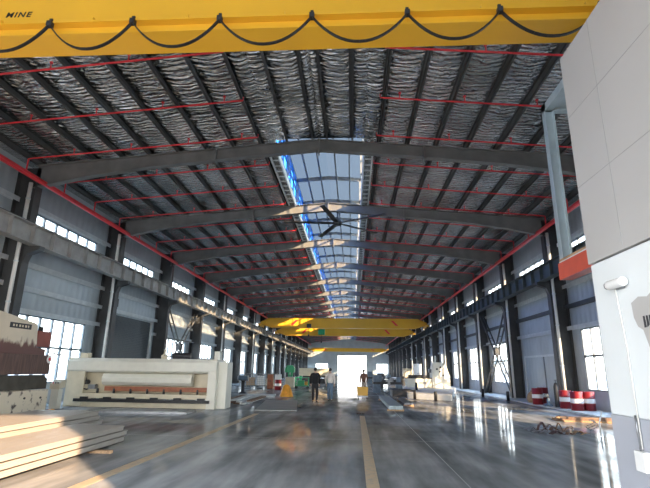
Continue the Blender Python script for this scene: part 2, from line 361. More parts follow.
# far wall
fw = MB(); DX = (-4.55, 4.05, 5.85); FWN = [(-11.3, -7.6, .5, 3.5), (7.0, 10.5, .6, 3.6)]
hs = [(DX[0], DX[1], 0, DX[2])] + FWN
xs = sorted({XL, XR} | {h[0] for h in hs} | {h[1] for h in hs}); zs = sorted({0, 9.7} | {h[2] for h in hs} | {h[3] for h in hs})
for i in range(len(xs) - 1):
    for j in range(len(zs) - 1):
        xc, zc = (xs[i] + xs[i + 1]) / 2, (zs[j] + zs[j + 1]) / 2
        if not any(h[0] < xc < h[1] and h[2] < zc < h[3] for h in hs): fw.box(xs[i], xs[i + 1], YE, YE + .15, zs[j], zs[j + 1])
fw.prism([(XL, 9.7), (XR, 9.7), (XR, roofz(XR)), (XC, 11.05), (XL, roofz(XL))], 'y', YE, YE + .15)
struct(fw.build('wall_back', M['sheet'], weld=False))
df = MB(); df.box(DX[0] - .15, DX[0], YE - .08, YE, 0, DX[2] + .2).box(DX[1], DX[1] + .15, YE - .08, YE, 0, DX[2] + .2).box(DX[0], DX[1], YE - .08, YE, DX[2], DX[2] + .2)
struct(df.build('door_1', M['girt'], weld=False))
for x0, x1, z0, z1 in FWN:
    f = MB(); y = YE + .07
    for i in range(5):
        x = x0 + (x1 - x0) * i / 4; f.box(x - .05, x + .05, y - .05, y + .05, z0, z1)
    for z in (z0 + .04, (z0 + z1) / 2, z1 - .04): f.box(x0, x1, y - .05, y + .05, z - .05, z + .05)
    o = struct(f.build('window_%d' % wn, M['frame'], weld=False)); wn += 1
    MB().box(x0, x1, y - .004, y + .004, z0, z1).build('window_pane', M['glass'], o)
# roller shutter door on the left
sh = MB(); n = 44
for i in range(n):
    z = .02 + 4.55 * i / n; sh.box(XL - .05, XL + .015, SH[0], SH[1], z, z + .07)
sh.box(XL - .06, XL - .03, SH[0], SH[1], 0, 4.6)
d2 = struct(sh.build('door_2', M['shutter'], weld=False))
for y in (SH[0] - .1, SH[1] + .02): MB().box(XL, XL + .12, y, y + .08, 0, 4.66).build('guide_rail', M['girt'], d2)
mb = MB().box(XL + .05, XL + .55, SH[0] - .75, SH[0] - .15, 4.95, 5.4); mb.tube([(XL + .3, SH[0] - 1.1, 5.1), (XL + .3, SH[0] - .7, 5.1)], .1, 10)
mb.build('shutter_motor', M['dark'], d2)
# closed sliding door on the right
dd = MB().box(XR + .02, XR + .08, DR[0], DR[1], 0, DR[3]); d3 = struct(dd.build('door_3', M['sheet']))
f = MB().box(XR - .03, XR, DR[0] - .12, DR[0], 0, DR[3] + .12).box(XR - .03, XR, DR[1], DR[1] + .12, 0, DR[3] + .12).box(XR - .03, XR, DR[0], DR[1], DR[3], DR[3] + .12)
f.build('door_frame', M['girt'], d3, weld=False)
f = MB().box(XR - .01, XR + .02, 28.55, 28.65, 0, DR[3]).box(XR - .01, XR + .02, 27.0, 27.06, 0, DR[3]); f.build('door_stile', M['frame'], d3, weld=False)
# ceiling ---------------------------------------------------------------
PO = [.3, 1.34, 2.46, 3.6, 4.74, 5.94, 7.14, 8.34, 9.54, 10.74, 11.9]
cb = MB()
def foil_strip(xa, xb, ya, yb):
    nx = 8; ny = max(2, int((yb - ya) / 1.25)); vs = []; fs = []
    for j in range(ny + 1):
        y = ya + (yb - ya) * j / ny; am = .05 + .035 * math.sin(j * 2.1 + xa) + .02 * random.random()
        for i in range(nx + 1):
            t = i / nx; x = xa + (xb - xa) * t; vs.append((x, y, roofz(x) - am * 4 * t * (1 - t)))
    for j in range(ny):
        for i in range(nx): a = j * (nx + 1) + i; fs.append((a, a + 1, a + nx + 2, a + nx + 1))
    cb.add(vs, fs, True)
for sgn, wx in ((-1, XL), (1, XR)):
    offs = [0] + PO + [abs(wx - XC)]
    for i in range(len(offs) - 1):
        xa, xb = XC + sgn * offs[i], XC + sgn * offs[i + 1]
        if offs[i + 1] <= MO: foil_strip(xa, xb, YF, Y0); foil_strip(xa, xb, YM, YE)
        elif offs[i] < MO:
            xm = XC + sgn * MO; foil_strip(xa, xm, YF, Y0); foil_strip(xa, xm, YM, YE); foil_strip(xm, xb, YF, YE)
        else: foil_strip(xa, xb, YF, YE)
struct(cb.build('ceiling', M['foil'], weld=False))
rs = MB()                                             # outer roof sheets above the insulation
for sgn, wx in ((-1, XL), (1, XR)):
    w2 = wx + sgn * .5
    for xa, xb, ya, yb in ((XC, XC + sgn * MO, YF, Y0), (XC, XC + sgn * MO, YM, YE), (XC + sgn * MO, w2, YF, YE)):
        rs.prism([(xa, roofz(xa) + .06), (xb, roofz(xb) + .06), (xb, roofz(xb) + .11), (xa, roofz(xa) + .11)], 'y', ya, yb)
struct(rs.build('roof_sheets', M['galv'], weld=False))
# ridge monitor ----------------------------------------------------------
ZB, ZT, ZR = 10.9, 12.35, 12.5
XA, XB = XC - MO, XC + MO
mt = MB()
mt.add([(XA - .15, Y0, ZT), (XC, Y0, ZR), (XC, YM, ZR), (XA - .15, YM, ZT)], [(0, 1, 2, 3)]); mt.add([(XB + .15, Y0, ZT), (XC, Y0, ZR), (XC, YM, ZR), (XB + .15, YM, ZT)], [(0, 1, 2, 3)])
mt.prism([(XA, ZB), (XB, ZB), (XB, ZT), (XC, ZR), (XA, ZT)], 'y', YM, YM + .05)
mt.prism([(XA, ZB), (XB, ZB), (XB, ZT), (XC, ZR), (XA, ZT)], 'y', Y0 - .06, Y0 - .01)
struct(mt.build('ceiling.001', M['trans'], weld=False))
for x, gm in ((XA, 'bluegl'), (XB, 'glass')):
    f = MB(); ny = int((YM - Y0) / 1.25)
    for i in range(ny + 1):
        y = Y0 + (YM - Y0) * i / ny; f.box(x - .04, x + .04, y - .025, y + .025, ZB, ZT)
    for z in (ZB + .04, (ZB + ZT) / 2, ZT - .04): f.box(x - .04, x + .04, Y0, YM, z - .04, z + .04)
    o = struct(f.build('window_%d' % wn, M['frame'], weld=False)); wn += 1
    MB().box(x - .004, x + .004, Y0, YM, ZB, ZT).build('window_pane', M[gm], o)
    sg = -1 if x < XC else 1                          # gutter curb with rungs along the opening
    c = MB(); zc = roofz(x) - .02
    c.box(x - .03, x + .03, Y0, YM, zc - .25, zc + .12).box(x + sg * .36 - .03, x + sg * .36 + .03, Y0, YM, zc - .25, zc - .12)
    for i in range(int((YM - Y0) / .6)):
        y = Y0 + .3 + .6 * i; c.box(min(x, x + sg * .36), max(x, x + sg * .36), y - .025, y + .025, zc - .24, zc - .19)
    struct(c.build('trim_%d' % tn, M['girt'], weld=False)); tn += 1
sky = thing('ridge_skylight', 'long bluish ridge skylight framing along the middle of the roof', 'skylight', (XC, Y0, ZB))
SKO = Vector((XC, Y0, ZB))
def under(o, t): o.parent = t; o.location = -Vector(t.location); return o
for k in range(0, 2 * NB - 2):
    y = Y0 + BAY / 2 * k
    if y > YM: break
    b = MB(); hgt = .2
    for sg in (-1, 1): b.prism([(XC, ZR - .03), (XC + sg * MO, ZT - .03), (XC + sg * MO, ZT - .03 - hgt), (XC, ZR - .03 - hgt)], 'y', y - .06, y + .06)
    b.box(XA + .01, XA + .13, y - .06, y + .06, ZB, ZT - .1).box(XB - .13, XB - .01, y - .06, y + .06, ZB, ZT - .1)
    under(b.build('skylight_frame', M['rafter'], weld=False), sky)
for i, dx in enumerate((-1.2, -.45, .45, 1.2)):
    z = ZR - (ZR - ZT) * abs(dx) / MO - .06
    b = MB().box(XC + dx - .035, XC + dx + .035, Y0, YM, z - .14, z)
    under(b.build('skylight_purlin', M['purlin']), sky)
portal((XA - .5, (Y0 + YM) / 2, (ZB + ZT) / 2), YM - Y0, 1.5, (1, 0, 0)); portal((XB + .5, (Y0 + YM) / 2, (ZB + ZT) / 2), YM - Y0, 1.5, (-1, 0, 0))
for x, d in ((XL - .35, 1), (XR + .35, -1)):
    portal((x, (Y0 - BAY + YE) / 2, sum(CW) / 2), LEN, .85, (d, 0, 0)); portal((x, (Y0 - BAY + YE) / 2, sum(LW) / 2), LEN, 3.0, (d, 0, 0))
# ================================================================== STEEL FRAME
def column(k, side):
    y = FY[k]; s = 1 if side == 'left' else -1; xo, xi = (XL + .02, CL) if side == 'left' else (XR - .02, CR)
    t = thing('steel_column', '%s dark steel column from the front along the %s wall' % (ORD[k], side), 'column', (xi, y, 0), 0, 'steel columns of the %s wall' % side)
    w = .2; zt = roofz(xi) - .95; D_ = xo - xi
    b = MB(); a, c = sorted((0, D_))
    b.box(a, c, -.012, .012, .03, zt + .6)
    b.box(-.015 if s > 0 else -.015, .015, -w, w, .03, zt).box(D_ - .015, D_ + .015, -w, w, .03, zt + .55)
    b.build('shaft', M['column'], t, weld=False)
    a, c = sorted((D_ - 0, s * .12)); MB().box(a, c, -w - .08, w + .08, 0, .035).build('base_plate', M['column'], t)
    cb_ = MB().prism([(0, 5.55), (s * .14, 5.95), (s * .62, 6.12), (s * .62, 6.27), (0, 6.27)], 'y', -.16, .16)
    cb_.build('corbel', M['column'], t)
    return t
for k in range(NB):
    column(k, 'left'); column(k, 'right')
for k in range(NB):
    y = FY[k]
    t = thing('roof_rafter', '%s tapered grey steel rafter spanning the hall, counted from the front' % ORD[k], 'rafter', (XC, y, 0), 0, 'roof rafters')
    for sg, xe in ((-1, CL - .2), (1, CR + .2)):
        L_ = abs(xe - XC); top = lambda d: 11.05 - .24 - .085 * d
        ds = [0, L_ * .3, L_ * .62, L_ * .82, L_]; hh = [.46, .48, .55, .72, 1.0]
        b = MB(); up = [(sg * d, top(d)) for d in ds]; lo = [(sg * d, top(d) - h) for d, h in zip(ds, hh)]
        b.prism(up + lo[::-1], 'y', -.012, .012)
        for i in range(len(ds) - 1):
            for (p, q), dz in (((up[i], up[i + 1]), -.012), ((lo[i], lo[i + 1]), .012)):
                b.prism([(p[0], p[1] - .012), (q[0], q[1] - .012), (q[0], q[1] + .012), (p[0], p[1] + .012)], 'y', -.14, .14)
        for d in (L_ * .3, L_ * .62): pass
        b.build('rafter_beam', M['rafter'], t, weld=False)
        for d in (L_ * .36,):
            h = .52; MB().box(sg * d - .03, sg * d + .03, -.16, .16, top(d) - h - .1, top(d)).build('splice_plate', M['rafter'], t)
    MB().box(-.03, .03, -.16, .16, 10.2, 10.85).build('ridge_plate', M['rafter'], t)
# purlins
for sgn in (-1, 1):
    for i, d in enumerate(PO):
        x = XC + sgn * d; z = roofz(x); y1 = Y0 if d < MO else YE
        b = MB().box(x - .012, x + .012, YF, y1, z - .235, z - .004).box(x - .012, x + .075, YF, y1, z - .235, z - .222).box(x - .075, x + .012, YF, y1, z - .017, z - .004)
        tag(b.build('roof_purlin', M['purlin'], weld=False), 'dark lengthwise roof purlin, %s from the ridge on the %s slope' % (ORD[i], 'left' if sgn < 0 else 'right'), 'purlin', 'purlins of the %s roof slope' % ('left' if sgn < 0 else 'right'))
# wall girts
for side, x, s, levels in (('left', XL, 1, (3.86, 4.8, 5.82, 8.3)), ('right', XR, -1, (3.86, 4.95, 6.0, 8.3))):
    for i, z in enumerate(levels):
        b = MB(); ya = YL if side == 'left' else YF; segs = [(ya, YE)]
        if side == 'left' and z < 4: segs = [(ya, SH[0] - .2), (SH[1] + .2, YE)]
        for a, c in segs:
            x0, x1 = sorted((x, x + s * .16)); b.box(x0, x1, a, c, z - .012, z + .012).box(*sorted((x + s * .145, x + s * .16)), a, c, z - .1, z + .1).box(*sorted((x, x + s * .012)), a, c, z - .1, z + .1)
        dk = side == 'right' and i == 1
        tag(b.build('wall_girt', M['purlin'] if dk else M['girt'], weld=False), '%s steel girt along the %s wall, %s' % ('dark' if dk else 'pale', side, ('just above the tall windows', 'second up from the tall windows', 'just below the crane beam', 'just above the high windows')[i]), 'girt', 'girts of the %s wall' % side)
# crane runway beams
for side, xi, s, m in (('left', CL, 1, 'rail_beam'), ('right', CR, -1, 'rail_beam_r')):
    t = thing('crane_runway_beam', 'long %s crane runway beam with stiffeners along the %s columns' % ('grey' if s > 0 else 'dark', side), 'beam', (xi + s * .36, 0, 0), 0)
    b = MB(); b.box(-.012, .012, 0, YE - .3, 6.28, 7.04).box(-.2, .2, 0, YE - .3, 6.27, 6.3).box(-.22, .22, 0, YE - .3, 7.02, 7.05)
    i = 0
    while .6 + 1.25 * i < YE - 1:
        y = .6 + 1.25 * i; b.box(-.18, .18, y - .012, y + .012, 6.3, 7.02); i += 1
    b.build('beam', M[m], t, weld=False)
    MB().box(-.04, .04, 0, YE - .3, 7.05, 7.15).build('rail', M['dark'], t)
# X bracing between columns
for side, xi, s in (('left', CL, 1), ('right', CR, -1)):
    x = xi - s * .35; a, b_ = FY[2] + .3, FY[3] - .6
    t = thing('cross_bracing', 'steel cross bracing of paired bars against the %s wall' % side, 'bracing', (x, (a + b_) / 2, 0))
    h = (b_ - a) / 2
    for q in (-1, 1):
        p = MB()
        for o_ in (-.14, .14): p.bar((o_, -h * q, .02), (o_, h * q, 6.1), .06, .1, (1, 0, 0))
        for j in range(1, 9):
            f_ = j / 9; p.bar((-.14, -h * q + 2 * h * q * f_, .3 + 5.8 * f_), (.14, -h * q + 2 * h * q * f_, .3 + 5.8 * f_), .03, .05)
        p.build('brace_bar', M['rafter'] if s > 0 else M['column'], t, weld=False)
    MB().box(-.17, .17, -.3, .3, 2.95, 3.45).build('gusset_plate', M['column'], t)
    MB().bar((0, -h, 3.7), (0, h, 3.7), .06, .08).build('tie_bar', M['rafter'], t)
# downpipes; most on the right wall stand in for lit column flanges
for side, xx, ks in (('left', CL + .02, (0, 1, 4, 6, 8, 10)), ('right', CR - .02, (1, 2, 3, 4, 5, 7, 9))):
    for k in ks:
        y = FY[k] - .36; s = 1 if side == 'left' else -1; x = xx - s * .12
        b = MB().tube([(x, y, .05), (x, y, 8.9)], .075, 10)
        o = tag(b.build('downpipe', M['white_pvc']), 'white upright pipe beside the %s column along the %s wall' % (ORD[k], side), 'pipe', 'downpipes of the %s wall' % side)
        c = MB()
        for z in (2, 4, 5.6, 8.2): c.tube([(x, y, z - .03), (x, y, z + .03)], .09, 10)
        c.build('pipe_clip', M['girt'], o)
# red sprinkler pipes
for side, x, s in (('left', CL + .25, 1), ('right', CR - .25, -1)):
    t = thing('sprinkler_pipework', 'red fire sprinkler pipes under the %s half of the roof' % side, 'pipe', (x, 0, 0))
    ZM = 8.98
    m = MB().tube([(0, 1, ZM), (0, YE - .4, ZM)], .11, 12).tube([(s * .22, 1, ZM - .16), (s * .22, YE - .4, ZM - .16)], .045, 8)
    m.build('main_pipe', M['red'], t, weld=False)
    n = 0; j = 0
    for k in range(-1, NB):
        for q in (.83, .5, .16):
            y = FY[0] + BAY * (k + 1) - BAY * q
            if y < 9 or y > YE - 1: continue
            xe = XC - s * 2.3 - x
            zr = lambda dx: roofz(x + dx) - .5
            b = MB().tube([(0, y, ZM), (0, y, zr(0) - .02), (s * .05, y, zr(0)), (xe, y, zr(xe)), (xe, y, zr(xe) + .12)], .032, 6)
            br = b.build('branch_pipe', M['red'], t); j += 1
            if j <= 14:
                for f_ in (.2, .45, .7, .93):
                    dx = xe * f_; MB().tube([(dx, y, zr(dx)), (dx, y, zr(dx) + .22)], .02, 6).tube([(dx, y, zr(dx) + .2), (dx, y, zr(dx) + .23)], .05, 6).build('sprinkler_head', M['red'], br)
# ================================================================== BLOCK ON THE RIGHT
BX, BY0, BY1, BZ, BT = 3.05, -.67, 6.0, 2.99, 6.07
wb = MB().box(BX, XR - .1, BY0, BY1, 1.19, BZ); wbo = struct(wb.build('wall_office', M['white_wall'], bevel=.02))
MB().box(BX, XR - .1, BY0, BY1, 0, 1.19).build('dado', M['grey_wall'], wbo)
cl_ = MB().box(BX - .02, XR - .1, BY0, BY1 - .0, BZ + .012, BT); cl_.build('cladding', M['panel_wall'], wbo)
sm = MB()
for z in (4.05, 5.1): sm.box(BX - .023, BX - .019, BY0, BY1, z, z + .006)
sm.box(BX - .023, BX - .019, 5.2, 5.206, BZ + .05, BT); sm.build('panel_seam', M['seam'], wbo, weld=False)
t = thing('wall_lamp', 'small oval white bulkhead lamp on the white wall', 'lamp', (BX, 5.38, 2.64))
MB().box(-.03, 0, -.07, .07, -.06, .06).build('bracket', M['steel'], t)
lb = MB(); lb.tube([(-.07, -.17, 0), (-.07, -.1, .0), (-.07, .08, 0), (-.07, .13, 0)], .055, 12); lb.build('lamp_body', M['white'], t, bevel=.01)
MB().tube([(-.07, .12, 0), (-.07, .16, 0)], .045, 12).build('end_cap', M['steel'], t)
MB().tube([(-.03, .1, 0), (-.015, .1, -.1), (-.015, .05, -.7), (-.015, .05, -1.75)], .009, 6).build('cable', M['white_pvc'], t)
t = thing('junction_box', 'white plastic box on the grey dado at the right edge', 'box', (BX, 5.42, .77))
MB().box(-.07, 0, -.09, .09, -.1, .1).build('body', M['white'], t, bevel=.008)
MB().tube([(-.03, .02, .1), (-.03, .03, .35), (-.02, .05, .45)], .012, 6).build('cable_tail', M['steel'], t)
pt = MB(); pp = [(4.6, 2.47), (4.8, 2.5), (4.95, 2.43), (5.1, 2.45), (5.24, 2.4), (5.23, 2.24), (5.18, 2.14), (5.1, 2.1), (5.06, 1.98), (5.0, 1.8), (4.6, 1.7)]
pt.prism(pp, 'x', BX - .008, BX - .0005)
tag(pt.build('bare_patch', M['panel_wall']), 'bare grey patch with a ragged edge on the white wall', 'patch')
mk = MB()
for a in range(4): mk.prism([(5.07 - .05 * a, 2.24), (5.04 - .05 * a, 2.24), (5.03 - .05 * a, 2.12 + .02 * (a % 2)), (5.07 - .05 * a, 2.12)], 'x', BX - .0105, BX - .008)
mk2 = mk.build('dark_mark', M['dark'], D.objects['bare_patch'], weld=False)
# galvanised frame on red beams behind the block
t = thing('steel_stair_frame', 'pale galvanised steel frame on red beams behind the white wall', 'frame', (3.87, 8.4, 3.3))
r_ = MB().box(-.11, .11, -2.38, .12, -.02, .28); r_.build('red_beam', M['redsteel'], t)
r_ = MB().box(1.6, 1.82, -2.38, .12, -.02, .28).build('red_beam', M['redsteel'], t)
r_ = MB().box(-.11, 1.82, -2.38, .06, .28, .3).build('deck_plate', M['girt'], t)
rr = MB()
rr.box(-.11, -.09, -2.3, .05, .3, .34)
rr.build('toe_strip', M['wood'], t, weld=False)
for px, py in ((0, 0), (0, -2.2), (1.7, 0), (1.7, -2.2)):
    p = MB().box(px - .09, px - .075, py - .07, py + .07, .3, 3.5).box(px + .075, px + .09, py - .07, py + .07, .3, 3.5).box(px - .09, px + .09, py - .008, py + .008, .3, 3.5)
    p.build('post', M['galv'], t, weld=False)
for a, b in (((0, .1, 3.42), (0, -2.3, 3.42)), ((1.7, .1, 3.42), (1.7, -2.3, 3.42)), ((-.09, 0, 3.42), (1.79, 0, 3.42)), ((-.09, -2.2, 3.42), (1.79, -2.2, 3.42))):
    MB().bar(a, b, .14, .16).build('top_rail', M['galv'], t)
MB().box(.07, 1.63, -2.1, -.1, 3.38, 3.4).build('roof_panel', M['galv'], t)
# ================================================================== CRANES
def crane(y, zb, zt, label, near=False, hoist=False, xl=CL + .2, xr=CR - .18):
    t = thing('overhead_crane', label, 'crane', (0, y, 0))
    g_ = MB(); w = .56 if near else .62
    ends = [(xl + .1, zb + .45), (xl + 1.6, zb), (xr - 1.6, zb), (xr - .1, zb + .45), (xr - .1, zt - .5), (xr - 1.2, zt), (xl + 1.2, zt), (xl + .1, zt - .5)]
    if near: ends = [(xl + .1, zb + .1), (xl + .9, zb), (xr - .9, zb), (xr - .1, zb + .1), (xr - .1, zt), (xl + .1, zt)]
    g_.prism(ends, 'y', .06, w - .06)
    g_.prism([(x, z if z < zb + 1 else zb + .04) for x, z in ()] or [(xl + 1.6, zb - .03), (xr - 1.6, zb - .03), (xr - 1.6, zb), (xl + 1.6, zb)], 'y', 0, w)
    g_.box(xl + 1.3, xr - 1.3, 0, w, zt, zt + .03)
    g_.build('girder', M['yellow'], t, weld=False)
    for x in (CL + .36, CR - .36):
        e_ = MB().box(x - .16, x + .16, -1.2, w + 1.2, 7.3, 7.62); ec = e_.build('end_carriage', M['yellow'], t, bevel=.02)
        for yy in (-.95, w + .95): MB().tube([(x - .06, yy, 7.32), (x + .06, yy, 7.32)], .17, 14).build('wheel', M['dark'], ec)
    return t
ZB1, ZT1 = 7.13, 8.55
cr1 = crane(6.38, ZB1, ZT1, 'nearest yellow overhead crane girder with festoon cable, top of the picture', near=True)
TZ = 7.27
b = MB().box(CL + .9, CR - .9, -.08, .06, TZ, TZ + .03); b.build('festoon_track', M['yellow'], cr1, weld=False)
fx = [-13.2 + 1.64 * i for i in range(0)]; FX = [-11.2, -9.66, -8.15, -6.63, -5.11, -3.67, -2.19, -.66, .885, 2.35, 3.91, 5.4, 6.9, 8.4]
for x in FX:
    b = MB().box(x - .04, x + .04, -.14, -.05, TZ - .09, TZ).box(x - .025, x + .025, -.1, -.07, TZ, TZ + .07); b.build('cable_trolley', M['dark'], cr1, weld=False)
for a, c in zip(FX, FX[1:]):
    pts = []; sag = .5
    for i in range(17):
        u = i / 16; pts.append((a + (c - a) * u, -.1, TZ - .06 - sag * (1 - abs(2 * u - 1) ** 2.1)))
    b = MB()
    for i in range(16): b.bar(pts[i], pts[i + 1], .05, .022, (0, 0, 1))
    b.build('festoon_cable', M['black'], cr1, weld=False)
for x in [-11 + 1.64 * i for i in range(13)]:
    MB().box(x - .04, x + .04, -.05, .06, TZ + .03, TZ + .12).build('track_bracket', M['yellow'], cr1)
cu = D.curves.new('girder_lettering', 'FONT'); cu.body = 'MINE'; cu.size = .2; cu.shear = .25; cu.extrude = .002; cu.space_character = 1.25; cu.offset = .004
tmp = D.objects.new('tmp', cu); COL.objects.link(tmp); bpy.context.view_layer.update()
me = D.meshes.new_from_object(tmp.evaluated_get(bpy.context.evaluated_depsgraph_get())); D.objects.remove(tmp)
lo = D.objects.new('girder_lettering', me); COL.objects.link(lo); me.materials.clear(); me.materials.append(M['black']); lo.parent = cr1
lo.location = (-6.08, .055, 7.53); lo.rotation_euler = (PI / 2, 0, 0)
lo.scale = (.85, .75, 1)
for y, zb, zt, lab, n_ in ((64, 7.18, 8.45, 'yellow overhead crane girder, second from the front', 0), (78, 7.1, 8.4, 'yellow overhead crane girder with green hoist, third from the front', 1), (137.5, 6.75, 7.75, 'farthest yellow overhead crane girder before the end wall', 2)):
    c_ = crane(y, zb, zt, lab)
    for sg in (-1, 1):
        x = XC + sg * 7.2; MB().prism([(x, zb + .35), (x + .35, zb + .35), (x + .35 - sg * .65, zt - .25), (x - sg * .65, zt - .25)], 'y', .045, .06).build('red_stripe', M['red'], c_)
    if n_ < 2:
        x = -5.2 if n_ else -6
        h = MB().box(x - .55, x + .55, -.75, -.02, zb + .1, zb + 1.0) if n_ else MB().box(x - .3, x + .3, -.5, -.02, zb + .0, zb + .5)
        ho = h.build('hoist', M['green'] if n_ else M['dark'], c_, bevel=.06)
        MB().tube([(x, -.4, zb + .2), (x, -.4, zb - .9)], .02, 6).build('hoist_rope', M['dark'], ho)
        MB().lathe([(.02, 0), (.1, -.05), (.12, -.2), (.04, -.32)], (x, -.4, zb - .9), 10).build('hook_block', M['dark'], ho)
# ================================================================== CEILING FAN
t = thing('ceiling_fan', 'large dark five-blade ceiling fan hanging from the second rafter', 'fan', (-.85, FY[1], 9.62))
MB().tube([(0, 0, .1), (0, 0, .75)], .05, 10).build('drop_rod', M['dark'], t)
MB().lathe([(.1, .25), (.2, .2), (.24, .05), (.24, -.06), (.15, -.14)], (0, 0, 0), 20).build('motor', M['dark'], t)
for i in range(5):
    a = math.radians(-31 + 72 * i); d = Vector((math.cos(a), math.sin(a), 0)); nrm = Vector((-d.y, d.x, 0))
    b = MB(); vs = []
    for r, w, tw in ((.2, .17, .2), (.6, .21, .16), (3.0, .19, .08)):
        for q, hz in ((-1, -.015), (1, -.015), (1, .015), (-1, .015)): vs.append(d * r + nrm * q * w / 2 * 1.3 + Vector((0, 0, hz + q * tw * w / 2)))
    b.add(vs, [(0, 1, 2, 3), (8, 11, 10, 9)] + [(j * 4 + q, j * 4 + (q + 1) % 4, (j + 1) * 4 + (q + 1) % 4, (j + 1) * 4 + q) for j in range(2) for q in range(4)])
    b.build('blade', M['black'], t)
# ================================================================== PRESS BRAKE AT THE FAR LEFT
t = thing('press_brake', 'old cream and rusty brown press brake at the left edge', 'machine', (-10.6, 16.3, 0))
# local: +y end at 0, body runs to -y, face at x=0
MB().box(-1.5, -.28, -4.6, -.55, .0, 1.25).build('lower_frame', M['cream_dirty'], t, bevel=.02)
MB().box(-.28, 0, -4.6, 0, 0.02, .86).build('bed', M['cream_dirty'], t, bevel=.02)
MB().prism([(-4.6, .88), (-.02, .88), (-.02, 1.2), (-.25, 1.34), (-4.6, 1.34)], 'x', -.3, -.1).build('lower_tool', M['olive'], t)
MB().box(-.34, -.06, -4.6, -.05, 1.36, 2.0).build('ram', M['brown'], t, bevel=.01)
MB().prism([(-4.6, 2.0), (-.25, 2.0), (-.25, 2.2), (-.75, 2.25), (-.86, 2.95), (-.95, 3.04), (-2.73, 3.27), (-4.6, 3.42)], 'x', -1.4, -.18).build('upper_housing', M['rusty'], t, bevel=.02)
np_ = MB().box(-.18, -.165, -2.2, -1.2, 2.8, 2.97); npo = np_.build('name_plate', M['dark'], t)
g_ = MB()
for i, w in enumerate((.07, .05, .08, .06, .08, .05)): g_.box(-.165, -.16, -2.08 + .14 * i, -2.08 + .14 * i + w, 2.85, 2.92)
g_.build('plate_relief', M['cream'], npo, weld=False)
s_ = MB().tube([(-.06, -.16, 1.86), (-.045, -.16, 1.86)], .13, 18); so_ = s_.build('warning_disc', M['white'], t); so_['label'] = 'round white disc with a red mark'
MB().tube([(-.045, -.16, 1.87), (-.04, -.16, 1.87)], .06, 14).build('disc_mark', M['red'], so_)
cbx = MB().box(-.6, -.3, -.62, .1, 2.28, 2.82); cbo = cbx.build('control_box', M['boxred'], t, bevel=.015); cbo['label'] = 'brown-red control box on a bracket'
MB().tube([(-.5, -.8, 2.2), (-.45, -.3, 2.2), (-.45, -.2, 2.28)], .03, 8).build('bracket_arm', M['dark'], cbo)
MB().tube([(-.45, -.3, 2.82), (-.45, -.3, 2.98)], .08, 10).build('beacon', M['dark'], cbo)
MB().tube([(-.2, .02, 2.1), (-.2, .55, 2.05), (-.2, .9, 2.02)], .025, 8).build('back_gauge_rod', M['steel'], t)
for z, y in ((.62, -1.2), (.45, -2.3), (.6, -.4)): MB().tube([(0, y, z), (.03, y, z)], .035, 10).build('bolt', M['dark'], t)
# ================================================================== PLATE SHEAR
t = thing('plate_shear', 'long cream plate shearing machine in front of the shutter door', 'machine', (-9.0, 19.9, 0))
a = 3.22
for sg in (-1, 1):
    prof = [(0, 0), (1.9, 0), (1.9, 1.7), (1.5, 1.98), (.0, 1.98), (0, 1.25), (.35, 1.05), (.35, .7), (0, .58)]
    x0, x1 = sorted((sg * a, sg * (a - .14)))
    MB().prism(prof, 'x', x0, x1).build('side_frame', M['cream'], t)
MB().box(-a + .01, -a + .78, -.01, .1, .05, 1.44).build('side_panel', M['cream'], t)
MB().box(a - .3, a + .05, -.05, .3, 0, 1.95).build('front_post', M['cream_pale'], t, bevel=.01)
MB().box(a - .02, a + .42, .3, 1.2, 0, 1.9).build('side_cabinet', M['cream_pale'], t, bevel=.02)
MB().prism([(-.02, 1.45), (-.06, 1.5), (-.06, 1.86), (.06, 2.0), (1.4, 2.0), (1.4, 1.4), (.1, 1.4)], 'x', -a - .02, a + .03).build('top_beam', M['cream_pale'], t, bevel=.01)
MB().box(-a + .1, a - .1, .55, .6, .5, 1.5).build('rear_plate', M['cream'], t)
cv = [(.3, 1.42), (.05, 1.36), (-.04, 1.2), (-.02, 1.02), (.1, .9), (.3, .88)]
MB().prism(cv, 'x', -a + 1.55, a - 1.0).build('blade_cover', M['cream_pale'], t, bevel=.015)
MB().box(-a + 1.7, a - .3, .02, .2, .66, .84).build('blade_beam', M['dullorange'], t)['label'] = 'rust orange blade beam'
MB().box(-a + .3, a - .15, .0, .9, .36, .56).build('work_table', M['cream'], t, bevel=.01)
for i in range(7):
    x = -a + 1.4 + .72 * i; MB().lathe([(.05, 0), (.05, .18), (.02, .2)], (x, .04, .56), 10).build('hold_down', M['dark'], t)
MB().box(-a + .5, a - .15, -.16, -.06, .22, .34).build('back_gauge_bar', M['black'], t)
for i in range(6): MB().box(-a + .8 + 1.0 * i, -a + 1.1 + 1.0 * i, -.2, -.08, .34, .42).build('bar_bracket', M['black'], t)
MB().box(-a + .2, a - .2, .1, .6, 0.0, .3).build('base_beam', M['cream'], t)
v = MB(); v.tube([(-a + .55, .1, 1.1), (-a + .55, .3, 1.1)], .16, 12).tube([(-a + .8, .08, 1.0), (-a + .8, .3, 1.0)], .1, 10).tube([(-a + .5, .1, 1.1), (-a + .45, .05, .8), (-a + .9, .08, .7), (-a + 1.3, .1, .9)], .03, 8)
v.build('hydraulic_valve', M['dark'], t, weld=False)
MB().box(-a + .95, -a + 1.25, .05, .3, .72, .9).build('switch_box', M['steel'], t)
MB().box(-a + .28, -a + .62, .3, .6, 2.0, 2.22).build('oil_box', M['cream'], t, bevel=.01)
m_ = MB().tube([(1.1, .6, 2.14), (1.9, .6, 2.14)], .14, 14).box(1.2, 1.8, .45, .75, 2.0, 2.06).build('motor', M['dark'], t, weld=False)
MB().lathe([(.13, 0), (.13, .16), (.05, .2), (.05, .4)], (.75, .5, 2.0), 12).build('gearbox', M['cream'], t)
